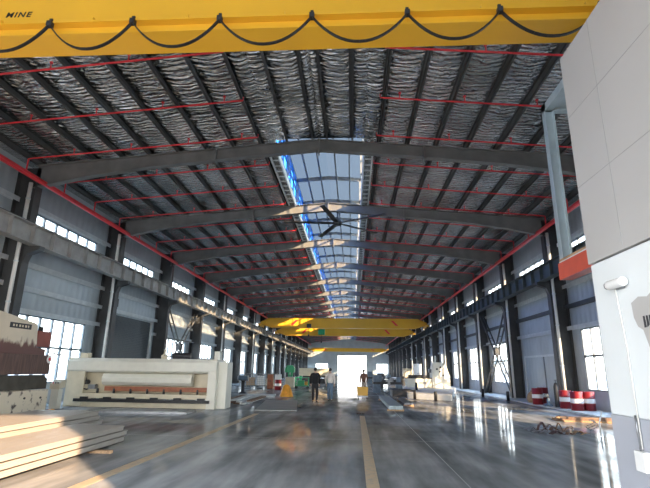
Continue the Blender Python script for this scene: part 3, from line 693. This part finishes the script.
MB().box(a - .25, a, .5, .85, 2.0, 2.35).build('terminal_box', M['cream_pale'], t, bevel=.01)
# loose steel sheets on the floor in front of the shear
def slab(name, x0, x1, y0, y1, z0, z1, m, label, cat, rz=0, group=None):
    o = MB().cbox((0, 0, (z1 - z0) / 2), (x1 - x0, y1 - y0, z1 - z0)).build(name, m); o.location = ((x0 + x1) / 2, (y0 + y1) / 2, z0); o.rotation_euler.z = rz
    return tag(o, label, cat, group)
slab('steel_sheet', -9.6, -6.1, 17.6, 18.7, 0, .06, M['steel'], 'bottom steel sheet of the stack before the long cream shear', 'sheet', .02, 'steel sheets before the shear')
slab('steel_sheet', -9.4, -6.4, 17.65, 18.65, .06, .08, M['sheetgrey'], 'top pale steel sheet of the stack before the long cream shear', 'sheet', -.01, 'steel sheets before the shear')
# ================================================================== CHANNEL STACKS
def channel(w, h, L_):
    b = MB(); th = .012
    prof = [(0, 0), (w, 0), (w, h), (0, h)]
    b.box(0, w, 0, L_, h - .022, h).box(.018, .018 + th, 0, L_, 0, h - .02).box(w - .018 - th, w - .018, 0, L_, 0, h - .02).box(.018, .08, 0, L_, 0, th).box(w - .08, w - .018, 0, L_, 0, th)
    return b
def stack(x0, y1, n, lay, w, h, L_, which, base=.06, rz=0):
    names = {3: ('nearest the aisle', 'in the middle', 'nearest the wall'), 4: ('nearest the aisle', 'second from the aisle', 'third from the aisle', 'nearest the wall')}[n]
    ln = {3: ('bottom', 'middle', 'top'), 4: ('bottom', 'lower middle', 'upper middle', 'top')}[lay]
    src = None
    for l in range(lay):
        for i in range(n):
            if src is None: src = channel(w - .006, h - .004, L_).build('steel_channel', M['lumber'], weld=False); o = src
            else: o = src.copy(); COL.objects.link(o)
            jx = .018 * math.sin(l * 3); jy = .12 * math.sin(l * 1.7 + i * 2.3)
            o.location = (x0 - w * (i + 1) + jx + l * -.01, y1 - L_ + jy, base + h * l); o.rotation_euler.z = rz
            tag(o, 'cream steel channel, %s layer, %s, in the %s stack' % (ln[l], names[i], which), 'steel channel', 'steel channels of the %s stack' % which)
stack(-5.05, 10.75, 3, 3, .4, .11, 8.0, 'front')
stack(-6.62, 12.6, 4, 4, .42, .115, 9.0, 'rear')
for i, (x0, x1, y) in enumerate(((-6.3, -4.75, 9.6), (-6.3, -4.95, 5.5), (-8.35, -6.5, 11.4), (-8.35, -6.5, 6.0))):
    slab('timber_bearer', x0, x1, y - .05, y + .05, 0, .056, M['wood'], ('timber bearer under the deep end of the front channel stack', 'timber bearer under the near part of the front channel stack', 'timber bearer under the deep end of the rear channel stack', 'timber bearer under the near part of the rear channel stack')[i], 'timber', 0, 'timber bearers under the channels')
# ================================================================== PEOPLE
def skin_mesh(name, verts, edges, m, parent, root=0, sub=1):
    me = D.meshes.new(name); me.from_pydata([v[:3] for v in verts], edges, []); o = D.objects.new(name, me); COL.objects.link(o)
    sk = o.modifiers.new('skin', 'SKIN'); sk.use_smooth_shade = True
    lay = me.skin_vertices[0].data if me.skin_vertices else None
    if lay is None:
        bm = bmesh.new(); bm.from_mesh(me); bm.verts.layers.skin.verify(); bm.to_mesh(me); bm.free(); lay = me.skin_vertices[0].data
    for i, v in enumerate(verts):
        r = v[3]; lay[i].radius = (r if isinstance(r, tuple) else (r, r)); lay[i].use_root = (i == root)
    sb = o.modifiers.new('sub', 'SUBSURF'); sb.levels = sb.render_levels = sub
    bpy.context.view_layer.update()
    m2 = D.meshes.new_from_object(o.evaluated_get(bpy.context.evaluated_depsgraph_get())); D.objects.remove(o)
    m2.name = name; m2.materials.clear(); m2.materials.append(m)
    for p in m2.polygons: p.use_smooth = True
    q = D.objects.new(name, m2); COL.objects.link(q); q.parent = parent
    return q
def person(label, loc, rz, H, top, bottom, stride=.12, holds=None, coat=0):
    # faces +y locally (away from the camera when rz = 0)
    t = thing('person', label, 'person', loc, rz); k = H / 1.75
    def P(x, y, z, r): return (x * k, y * k, z * k, tuple(q * k for q in r) if isinstance(r, tuple) else r * k)
    V = [P(0, 0, .98, .09), P(0, 0, 1.12, .09), P(0, .0, 1.32, .1), P(0, -.01, 1.44, .07), P(0, .0, 1.52, .052), P(0, .02, 1.6, (.07, .085)), P(0, .02, 1.69, (.07, .085))]
    E_ = [(0, 1), (1, 2), (2, 3), (3, 4), (4, 5), (5, 6)]
    limbs = {}
    for s in (-1, 1):
        b = len(V); V += [P(s * .19, 0, 1.42, .055), P(s * .235, -.02, 1.16, .044), P(s * .225, .06, .93, .034), P(s * .22, .08, .86, (.03, .022))]
        E_ += [(3, b), (b, b + 1), (b + 1, b + 2), (b + 2, b + 3)]
        w = b + 3; offs = ((-.02, .02), (0, .008), (.0, -.004), (.0, -.016))
        for fi, (fl_, yo) in enumerate(((.05, .03), (.062, .01), (.058, -.008), (.046, -.024))):
            c = len(V); V += [P(s * .222, .08 + yo, .81, .0095), P(s * .217, .085 + yo, .81 - fl_, .0085)]; E_ += [(w, c), (c, c + 1)]
        c = len(V); V += [P(s * .2, .115, .84, .011), P(s * .195, .125, .805, .009)]; E_ += [(w, c), (c, c + 1)]
        f = s * stride; b2 = len(V)
        V += [P(s * .09, 0, .86, .07), P(s * .1, f * .55, .48, .052), P(s * .1, f * 1.0 - (.06 if f < 0 else 0), .09, .038), P(s * .105, f + .05, .045, .022), P(s * .105, f + .12, .04, .018)]
        E_ += [(0, b2), (b2, b2 + 1), (b2 + 1, b2 + 2), (b2 + 2, b2 + 3), (b2 + 3, b2 + 4)]
    skin_mesh('body', V, E_, M['skin'], t)
    # face
    fc = MB(); fc.lathe([(.001, .02), (.012, .0), (.014, -.012), (.001, -.018)], (0, .108 * k, 1.615 * k), 8)
    fc.build('nose', M['skin'], t)
    for s in (-1, 1): MB().lathe([(.001, .008), (.009, 0), (.001, -.008)], (s * .03 * k, .1 * k, 1.64 * k), 8).build('eye', M['hair'], t)
    # clothes
    J = [P(0, 0, .92 - coat, (.18, .15)), P(0, 0, 1.1, (.175, .145)), P(0, 0, 1.32, (.19, .15)), P(0, -.005, 1.45, (.115, .1)), P(0, 0, 1.495, (.068, .066))]
    EJ = [(0, 1), (1, 2), (2, 3), (3, 4)]
    for s in (-1, 1):
        b = len(J); J += [P(s * .2, 0, 1.42, .075), P(s * .245, -.02, 1.16, .062), P(s * .23, .055, .92, .05)]; EJ += [(3, b), (b, b + 1), (b + 1, b + 2)]
    skin_mesh('jacket' if coat or top is not M['shirt'] else 'shirt', J, EJ, top, t, 0)
    T = [P(0, 0, 1.02, (.15, .13)), P(0, 0, .9, (.165, .14))]; ET = [(0, 1)]
    for s in (-1, 1):
        f = s * stride; b = len(T); T += [P(s * .092, 0, .8, .1), P(s * .1, f * .55, .48, .077), P(s * .1, f - (.06 if f < 0 else 0), .09, .06)]; ET += [(1, b), (b, b + 1), (b + 1, b + 2)]
        sh_ = MB(); 
        sk = [P(s * .1, f - .07, .05, .05), P(s * .105, f + .06, .048, .048), P(s * .106, f + .17, .038, .038)]
        skin_mesh('shoe', sk, [(0, 1), (1, 2)], M['black'], t)
    skin_mesh('trousers', T, ET, bottom, t, 0)
    hb_ = MB(); nu, nv_ = 20, 12; hv = []; hf = []
    for a in range(nv_ + 1):
        ph = PI * a / nv_
        for b in range(nu):
            th = 2 * PI * b / nu; hv.append((.088 * math.sin(ph) * math.cos(th) * k, (-.008 + .105 * math.sin(ph) * math.sin(th)) * k, (1.675 + .1 * math.cos(ph)) * k))
    for a in range(nv_):
        for b in range(nu):
            q = [a * nu + b, a * nu + (b + 1) % nu, (a + 1) * nu + (b + 1) % nu, (a + 1) * nu + b]; c = sum((Vector(hv[x]) for x in q), Vector()) / 4 / k
            if (c.y > .02 and c.z < 1.7) or c.z < 1.585: continue
            hf.append(q)
    hb_.add(hv, hf, True).build('hair', M['hair'], t)
    for s in (-1, 1): MB().lathe([(.001, .03), (.018, .015), (.018, -.012), (.001, -.03)], (s * .082 * k, .015 * k, 1.62 * k), 8).build('ear', M['skin'], t)
    return t
person('person in a black jacket and dark trousers walking away down the aisle', (-1.98, 25.2, 0), .05, 1.74, M['jacket'], M['trouser'], .1, coat=.06)
person('person in a white shirt and blue jeans walking away down the aisle', (-1.24, 26.2, 0), -.08, 1.72, M['shirt'], M['jeans'], -.09)
person('person in a brown jacket standing behind the yellow cart', (.7, 31.3, 0), .4, 1.7, M['brownc'], M['khaki'], .04)
# ================================================================== YELLOW CART
t = thing('yellow_cart', 'yellow wheeled box cart with a white base in the aisle', 'cart', (.57, 29.3, 0))
MB().prism([(-.3, .18), (.3, .18), (.34, .68), (-.34, .68)], 'y', -.35, .35).build('tub', M['yellow'], t, bevel=.015)
MB().box(-.32, .32, -.37, .37, .1, .18).build('base', M['white'], t)
for x in (-.25, .25):
    for y in (-.28, .28): MB().tube([(x - .025, y, .06), (x + .025, y, .06)], .06, 12).build('wheel', M['dark'], t)
MB().tube([(-.3, .35, .66), (-.3, .5, .95), (.3, .5, .95), (.3, .35, .66)], .018, 8).build('push_handle', M['dark'], t)
# ================================================================== RIGHT SIDE: BORING MACHINE, BOLLARDS, DRUMS ...
pl = MB().prism([(3.4, 30.4), (5.7, 28.6), (8.9, 42.5), (4.5, 44.5)], 'z', 0, .32)  # pale slab shaped after the white machine's reflection on the floor
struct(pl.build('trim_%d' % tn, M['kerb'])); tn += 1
t = thing('boring_machine', 'white horizontal machine tool with a tall headstock by the right windows', 'machine', (5.8, 41.2, .32))
MB().box(-1.35, .75, -.6, .6, 0, .72).build('bed', M['cream_pale'], t, bevel=.02)
MB().box(-1.38, .78, -.62, .62, .72, .78).build('bed_top', M['dark'], t)
MB().box(-1.1, .4, -.45, .45, .78, 1.0).build('table', M['dark'], t, bevel=.01)
MB().prism([(.8, 0), (2.25, 0), (2.25, .9), (1.95, 1.9), (1.7, 2.05), (.95, 2.05), (.8, 1.3)], 'y', -.7, .7).build('headstock', M['cream_pale'], t, bevel=.02)
for x, z in ((1.2, 1.5), (1.5, 1.65), (1.45, 1.3), (1.7, 1.0)): MB().tube([(x, -.74, z), (x, -.69, z)], .08, 12).build('dial', M['dark'], t)
MB().tube([(.6, -.1, 1.35), (.85, -.1, 1.35)], .16, 14).build('spindle', M['steel'], t)
MB().tube([(1.2, 0, 2.05), (1.2, 0, 2.6)], .07, 10).build('mast', M['cream_pale'], t)
MB().box(-.3, .3, -.63, -.61, .3, .45).build('badge', M['steel'], t)
BO = [(4.68, 27.9, 'nearest the aisle, tallest'), (3.7, 29.4, 'second from the aisle end'), (4.5, 34.7, 'third, beside the pale reflection-shaped slab'), (8.85, 33.7, 'alone in front of the right wall bracing'), (9.3, 29.8, 'nearest the oil drums')]
bsrc = None
for x, y, w in BO:
    z = .32 if 3.6 < x < 5 and y > 32 else 0
    if bsrc is None:
        o = bsrc = thing('bollard', '', 'bollard', (x, y, z)); MB().lathe([(.09, 0), (.09, .5), (.07, .54)], (0, 0, 0), 14).build('post', M['black'], o); MB().lathe([(.14, 0), (.14, .015)], (0, 0, 0), 14).build('foot', M['dark'], o)
    else: o = copy_tree(bsrc); o.location = (x, y, z)
    tag(o, 'short black bollard ' + w, 'bollard', 'black bollards')
DRM = [(9.7, 26.2, 'nearest the grey sliding door'), (10.45, 27.4, 'half hidden behind the one by the sliding door'), (10.0, 23.55, 'standing alone before the dark column'), (10.0, 22.4, 'left of the pair nearest the white wall'), (10.55, 22.5, 'rightmost, nearest the white wall')]
dsrc = None
for x, y, w in DRM:
    if dsrc is None:
        o = dsrc = thing('oil_drum', '', 'drum', (x, y, .05))
        MB().lathe([(.28, 0), (.29, .01), (.29, .28), (.3, .29), (.3, .31), (.29, .32), (.29, .57), (.3, .58), (.3, .6), (.29, .61), (.29, .87), (.28, .88), (.27, .86), (.0, .86)], (0, 0, 0), 24).build('shell', M['drum'], o)
        MB().lathe([(.293, .34), (.294, .35), (.294, .54), (.293, .55)], (0, 0, 0), 24).build('white_band', M['white'], o)
        MB().lathe([(.035, .86), (.035, .885)], (.15, 0, 0), 10).build('bung', M['steel'], o)
    else: o = copy_tree(dsrc); o.location = (x, y, .05)
    o.rotation_euler.z = random.random() * 3; o.scale = (.92, .92, .92)
    tag(o, 'red oil drum with a white band, ' + w, 'drum', 'red oil drums along the right wall')
t = thing('gas_cylinder', 'dark gas cylinder between the oil drums', 'cylinder', (9.95, 24.35, .05))
MB().lathe([(.12, 0), (.125, .02), (.125, .95), (.09, 1.08), (.04, 1.14)], (0, 0, 0), 16).build('bottle', M['dark'], t); MB().lathe([(.03, 1.14), (.03, 1.22), (.06, 1.24), (.06, 1.27)], (0, 0, 0), 10).build('valve', M['steel'], t)
t = thing('foot_pump', 'small grey pump on the floor beside the gas cylinder', 'pump', (9.75, 24.95, .05))
MB().lathe([(.2, 0), (.2, .06), (.09, .12), (.07, .35), (.03, .4)], (0, 0, 0), 16).build('body', M['bluegrey'], t); MB().tube([(0, 0, .4), (.0, 0, .52), (-.18, 0, .55)], .02, 8).build('handle', M['steel'], t)
t = thing('sack', 'tan sack slumped at the left of the oil drums', 'sack', (10.1, 28.0, .05))
MB().lathe([(.22, 0), (.3, .08), (.3, .3), (.22, .48), (.08, .58), (.1, .64)], (0, 0, 0), 16).build('bag', M['wood'], t); MB().lathe([(.085, .56), (.09, .58), (.085, .6)], (0, 0, 0), 12).build('tie', M['dark'], t)
t = thing('timber_board', 'yellowish board leaning on the right wall by the white wall', 'board', (10.95, 20.5, .05))
MB().bar((-.25, 0, 0), (.16, 0, 1.6), .5, .04, (1, 0, 0)).build('panel', M['wood'], t); MB().bar((-.02, -.02, .8), (-.02, .0, .86), .3, .03, (1, 0, 0)).build('label_strip', M['yellow'], t)
# plank pile on the right
for i in range(9):
    l = 2.6 + .5 * random.random(); x = 8.0 + .29 * (i % 4) + .1 * (i // 4); z = .056 * (i // 4)
    o = MB().cbox((0, 0, .03), (l, .2, .05)).build('plank', M['oldwood' if i % 3 else 'wood']); o.location = (8.7 + .15 * (i // 4), 17.6 + .3 * (i % 4), z); o.rotation_euler.z = -.12 + .02 * (i // 4)
    tag(o, 'brown plank, %s layer, %s from the front, in the pile by the white wall' % (('bottom', 'middle', 'top')[i // 4], ORD[i % 4]), 'plank', 'planks by the white wall')
# scrap heap: offcuts and curls
SC = [('bent grey sheet offcut', 'steel'), ('rusty brown sheet offcut', 'brown'), ('splintered brown timber offcut', 'oldwood'), ('pale timber offcut', 'wood')]
for i in range(16):
    r = random.random; kind, mm = SC[i % 4]; gx, gy = i % 4, i // 4
    l, w, hh = .22 + .2 * r(), .08 + .12 * r(), .04 + .2 * r() * (1.4 if gx in (1, 2) else .6)
    b = MB(); n = 6; up = []
    for q in range(n + 1):
        f = q / n; up.append((-l / 2 + l * f, .012 + hh * math.sin(PI * min(1, f * (.7 + .5 * (i % 3)))) * (.6 + .4 * r())))
    b.prism(up + [(x, max(0, z - .012)) for x, z in up[::-1]], 'y', -w / 2, w / 2)
    o = b.build('scrap_offcut', M[mm]); o.location = (5.3 + .37 * gx + .05 * r(), 14.15 + .34 * gy + .08 * r(), 0); o.rotation_euler.z = (r() - .5) * .9
    tag(o, '%s, %s row, %s from left, in the floor scrap heap' % (kind, ORD[gy], ORD[gx]), 'scrap', 'scrap offcuts on the floor')
o = MB()
for j in range(3):
    pts = [(.05 * j + .12 * math.cos(a * .5 + j), .12 * math.sin(a * .5 + j), .02 + .025 * a) for a in range(14)]; o.tube(pts, .012, 6)
o = o.build('swarf_coil', M['steel'], weld=False); o.location = (6.85, 14.7, .0); tag(o, 'bright coil of steel strip standing in the scrap heap', 'scrap')
o = MB().tube([(0, 0, .02), (.1, .2, .35), (.25, .3, .6), (.35, .6, .62)], .02, 8).build('bent_strip', M['white']); o.location = (6.75, 13.95, 0); tag(o, 'bright bent metal strip rising from the scrap heap', 'scrap')
# bundles of bars in the aisle on the right
def bundle(x0, x1, y0, y1, n, rows, label, grp, m, rz):
    for r in range(rows):
        for i in range(n):
            w = (x1 - x0) / n
            b = MB().cbox((0, 0, .035), (w * .92, y1 - y0, .068)); o = b.build('steel_bar', m); o.location = ((x0 + x1) / 2 + w * (i - n / 2 + .5), (y0 + y1) / 2 + .06 * (i % 2), .08 + .07 * r); o.rotation_euler.z = rz
            tag(o, 'grey bar, %s layer, %s from left, %s' % (('bottom', 'top')[r], ORD[i], label), 'bar', grp)
    for k, y in enumerate((y0 + .3, y1 - .6)):
        slab('timber_block', x0 - .05 , x1 + .05, y - .06, y + .06, 0, .08, M['wood'], 'timber block under the %s end of the %s' % (('near', 'deep')[k], grp), 'timber')
bundle(1.5, 2.1, 20.6, 28.5, 4, 2, 'in the long bundle along the aisle', 'bar bundle along the aisle', M['galv'], .0)
bundle(2.5, 2.9, 23.6, 28.0, 3, 1, 'in the short bundle right of the long one', 'short bar bundle', M['steel'], .0)
# lathes on the right
def lathe_machine(x, y, w, label, m, h=1.3):
    t = thing('metal_lathe', label, 'machine', (x, y, 0))
    MB().box(-w / 2, -w / 2 + .55, -.3, .3, 0, .62).build('pedestal', m, t, bevel=.02); MB().box(w / 2 - .45, w / 2, -.28, .28, 0, .62).build('pedestal', m, t, bevel=.02)
    MB().box(-w / 2, w / 2, -.25, .25, .62, .8).build('bed', M['dark'], t); MB().box(-w / 2, -w / 2 + .65, -.28, .28, .8, h).build('headstock', m, t, bevel=.03)
    MB().tube([(-w / 2 + .65, 0, 1.02), (-w / 2 + .8, 0, 1.02)], .16, 16).build('chuck', M['steel'], t)
    MB().box(-.1, .3, -.36, .3, .8, .98).build('carriage', M['steel'], t, bevel=.01); MB().tube([(.1, -.36, .7), (.1, -.42, .7)], .11, 14).build('handwheel', M['steel'], t)
    MB().box(w / 2 - .4, w / 2 - .08, -.14, .14, .8, 1.14).build('tailstock', m, t, bevel=.02)
    return t
lathe_machine(2.65, 37.5, 2.2, 'blue-grey metal lathe nearest the aisle on the right', M['bluegrey'])
lathe_machine(3.6, 46, 2.6, 'dark lathe behind the blue-grey one', M['column'], 1.4)
lathe_machine(3.4, 62, 3.0, 'farthest grey lathe on the right before the end window', M['bluegrey'], 1.5)
slab('machine_bed', 2.6, 4.0, 32.2, 34.6, 0, .42, M['dark'], 'low dark cast bed lying on the floor before the lathes', 'machine bed')
def cabinet(x, y, w, d, h, m, label, cat='cabinet', m2=None):
    t = thing('metal_cabinet', label, cat, (x, y, 0)); MB().box(-w / 2, w / 2, -d / 2, d / 2, .06, h).build('body', m, t, bevel=.02)
    MB().box(-w / 2 + .03, w / 2 - .03, -d / 2 + .03, d / 2 - .03, 0, .06).build('plinth', M['dark'], t)
    for s in (-1, 1): dr = MB().box(min(0, s * (w / 2 - .03)) + .01, max(0, s * (w / 2 - .03)) - .01, -d / 2 - .02, -d / 2, .12, h - .06).build('door', m2 or m, t); MB().box(s * .07 - .015, s * .07 + .015, -d / 2 - .05, -d / 2 - .02, h * .5, h * .5 + .16).build('handle', M['dark'], dr)
    return t
cabinet(6.3, 56, 1.1, .7, 1.9, M['cream'], 'beige cabinet behind the white machine tool')
cabinet(8.0, 60, .9, .8, 2.5, M['white'], 'tall white cabinet behind the white machine tool')
# ================================================================== LEFT CLUTTER
slab('steel_plate', -4.35, -2.65, 19.8, 26.2, 0, .03, M['sheetgrey'], 'large flat grey steel plate on the aisle floor', 'plate', .11)
for i in range(10):
    l = 3.4 + 1.4 * random.random(); lay = i // 4
    o = MB().cbox((0, 0, .04), (.28, l, .07)).build('plank', M['oldwood'] if i % 3 else M['kerb']); o.location = (-6.3 + .36 * (i % 4) + .12 * lay, 25.2 + .5 * math.sin(i * 2), .076 * lay); o.rotation_euler.z = .015 * lay
    tag(o, 'plank, %s layer, %s from left, in the pile beside the flat steel plate' % (('bottom', 'middle', 'top')[lay], ORD[i % 4]), 'plank', 'planks beside the flat steel plate')
slab('panel_sheet', -7.0, -4.8, 29.0, 30.4, .0, .1, M['kerb'], 'pale board panel lying behind the plank pile', 'panel', .1)
# orange tarpaulin over a heap
vs = []; fs = []; n = 20; mrows = 7
for j in range(mrows):
    f = j / (mrows - 1)
    for i in range(n):
        a_ = 2 * PI * i / n; r = (.06 + .32 * f ** .7) * (1 + .1 * math.sin(5 * a_) * f); vs.append((r * math.cos(a_) * 1.05, r * math.sin(a_), .72 * (1 - f ** 1.6) + .02 * math.sin(3 * a_) * f * (1 - f)))
for j in range(mrows - 1):
    for i in range(n): fs.append((j * n + i, j * n + (i + 1) % n, (j + 1) * n + (i + 1) % n, (j + 1) * n + i))
fs.append(tuple(range(n)))
o = MB().add(vs, fs, True).build('tarpaulin_heap', M['orange']); o.location = (-4.15, 30.0, 0); tag(o, 'bright orange tarpaulin heap at the left of the aisle', 'tarpaulin')
# storage cage
t = thing('storage_cage', 'wire storage cage of parts along the left wall', 'cage', (-8.3, 43, 0))
b = MB()
for x in (-1.4, 1.4):
    for y in (-.5, .5): b.box(x - .04, x + .04, y - .04, y + .04, 0, 1.25)
for z in (.2, 1.2):
    for y in (-.5, .5): b.box(-1.4, 1.4, y - .03, y + .03, z - .03, z + .03)
    for x in (-1.4, 1.4): b.box(x - .03, x + .03, -.5, .5, z - .03, z + .03)
b.build('frame', M['rafter'], t, weld=False)
b = MB()
for i in range(1, 14): b.box(-1.4 + .2 * i - .008, -1.4 + .2 * i + .008, -.505, -.49, .2, 1.2)
for i in range(1, 6): b.box(-1.4, 1.4, -.505, -.49, .2 + .17 * i - .008, .2 + .17 * i + .008)
b.build('mesh_front', M['steel'], t, weld=False); MB().box(-1.38, 1.38, -.48, .48, .17, .2).build('floor_pan', M['steel'], t)
for i, (x, w, h, mm, lb) in enumerate(((-.9, .7, .7, 'wood', 'brown carton at the left inside the wire cage'), (0, .6, .85, 'white', 'white carton in the middle of the wire cage'), (.85, .7, .6, 'cream', 'beige carton at the right inside the wire cage'))):
    o = thing('carton', lb, 'carton', (-8.3 + x, 43, .2)); MB().box(-w / 2, w / 2, -.3, .3, 0, h).build('body', M[mm], o, bevel=.01); MB().box(-.03, .03, -.305, .305, h - .1, h + .004).build('tape', M['kerb'], o)
cabinet(-6.9, 40, .45, .5, 1.2, M['dullorange'], 'narrow orange cabinet at the left of the aisle')
o = dsrc; o2 = copy_tree(dsrc); o2.location = (-6.1, 39, 0); tag(o2, 'dark red drum with white band under the white carton, left of the aisle', 'drum')
o = thing('carton', 'white carton standing on the drum left of the aisle', 'carton', (-6.1, 39, .818)); MB().box(-.24, .24, -.22, .22, 0, .4).build('body', M['white'], o, bevel=.01); MB().box(-.03, .03, -.224, .224, .3, .404).build('tape', M['kerb'], o)
t = thing('drill_press', 'green upright drilling machine with a tan front', 'machine', (-5.9, 45, 0))
MB().box(-.4, .4, -.4, .4, 0, .9).build('base_cabinet', M['cream'], t, bevel=.02); MB().box(-.22, .22, .05, .38, .9, 1.9).build('column', M['green'], t, bevel=.02); MB().prism([(-.45, 1.35), (.45, 1.35), (.45, 1.75), (.25, 2.0), (-.25, 2.0), (-.45, 1.75)], 'y', -.38, .1).build('head', M['green'], t, bevel=.02)
MB().tube([(0, -.2, 1.36), (0, -.2, 1.1)], .05, 10).build('spindle', M['steel'], t); MB().box(-.3, .3, -.38, .0, .9, .96).build('table', M['steel'], t)
t = thing('welding_trolley', 'low green trolley with yellow parts beside the aisle', 'trolley', (-4.5, 42.5, 0))
b = MB().box(-.6, .6, -.35, .35, .22, .3)
for x in (-.57, .57):
    for y in (-.32, .32): b.box(x - .03, x + .03, y - .03, y + .03, .3, .95)
b.box(-.6, .6, -.35, .35, .92, .97); b.build('frame', M['green'], t, weld=False); MB().box(-.4, .2, -.25, .25, .3, .7).build('power_unit', M['green'], t, bevel=.03); MB().box(.25, .5, -.2, .2, .3, .6).build('wire_box', M['yellow'], t)
for x in (-.5, .5):
    for y in (-.25, .25): MB().tube([(x, y - .03, .11), (x, y + .03, .11)], .11, 12).build('wheel', M['dark'], t)
t = thing('press_machine', 'large beige press with a dark opening far down the left side', 'machine', (-5.0, 62, 0))
MB().box(-1.9, 1.9, -.6, .6, .85, 1.8).build('ram_housing', M['cream'], t, bevel=.03)
for x in (-1.85, 1.55): MB().box(x, x + .3, -.5, .6, 0, .85).build('upright', M['green'], t)
MB().box(-1.55, 1.55, -.4, .4, 0, .55).build('bed', M['dark'], t, bevel=.02); MB().box(-1.5, 1.5, -.1, .1, .62, .85).build('tool', M['dark'], t)
t = thing('grinding_machine', 'dark grinder on a stand behind the cream shear', 'machine', (-7.6, 33, 0))
MB().lathe([(.3, 0), (.28, .05), (.12, .12), (.12, .8), (.2, .85)], (0, 0, 0), 14).build('stand', M['dark'], t); MB().tube([(-.3, 0, 1.0), (.3, 0, 1.0)], .15, 14).build('motor', M['bluegrey'], t)
for x in (-.36, .3): MB().tube([(x, 0, 1.0), (x + .06, 0, 1.0)], .19, 18).build('wheel', M['steel'], t)

# control pedestal and orange cloth between the two machines
t = thing('control_pedestal', 'cream control pedestal standing at the left end of the plate shear', 'control panel', (-11.75, 18.6, 0))
MB().box(-.16, .16, -.14, .14, .02, .75).build('column', M['cream_pale'], t, bevel=.01); MB().prism([(-.2, .75), (.2, .82), (.2, 1.12), (.05, 1.12), (-.2, .95)], 'x', -.2, .2).build('console', M['cream'], t, bevel=.01); MB().box(-.25, .25, -.22, .22, 0, .02).build('foot', M['dark'], t)
for i in range(3): MB().tube([(-.1 + .1 * i, -.13, .98), (-.1 + .1 * i, -.17, 1.0)], .025, 10).build('button', M['dark' if i else 'red'], t)
vs = []; fs = []
for j in range(9):
    for i in range(13):
        u, v = i / 12, j / 8; vs.append((u * .9, v * .6, .02 + .16 * math.sin(PI * u) * math.sin(PI * v) * (.6 + .4 * math.sin(7 * u + 4 * v))))
for j in range(8):
    for i in range(12): a_ = j * 13 + i; fs.append((a_, a_ + 1, a_ + 14, a_ + 13))
o = MB().add(vs, fs, True); o.add([(0, 0, 0), (.9, 0, 0), (.9, .6, 0), (0, .6, 0)], [(0, 1, 2, 3)]); o = o.build('crumpled_cloth', M['orange']); o.location = (-11.5, 16.75, 0); o.rotation_euler.z = .15
tag(o, 'crumpled orange cloth on the floor between press brake and plate shear', 'cloth')
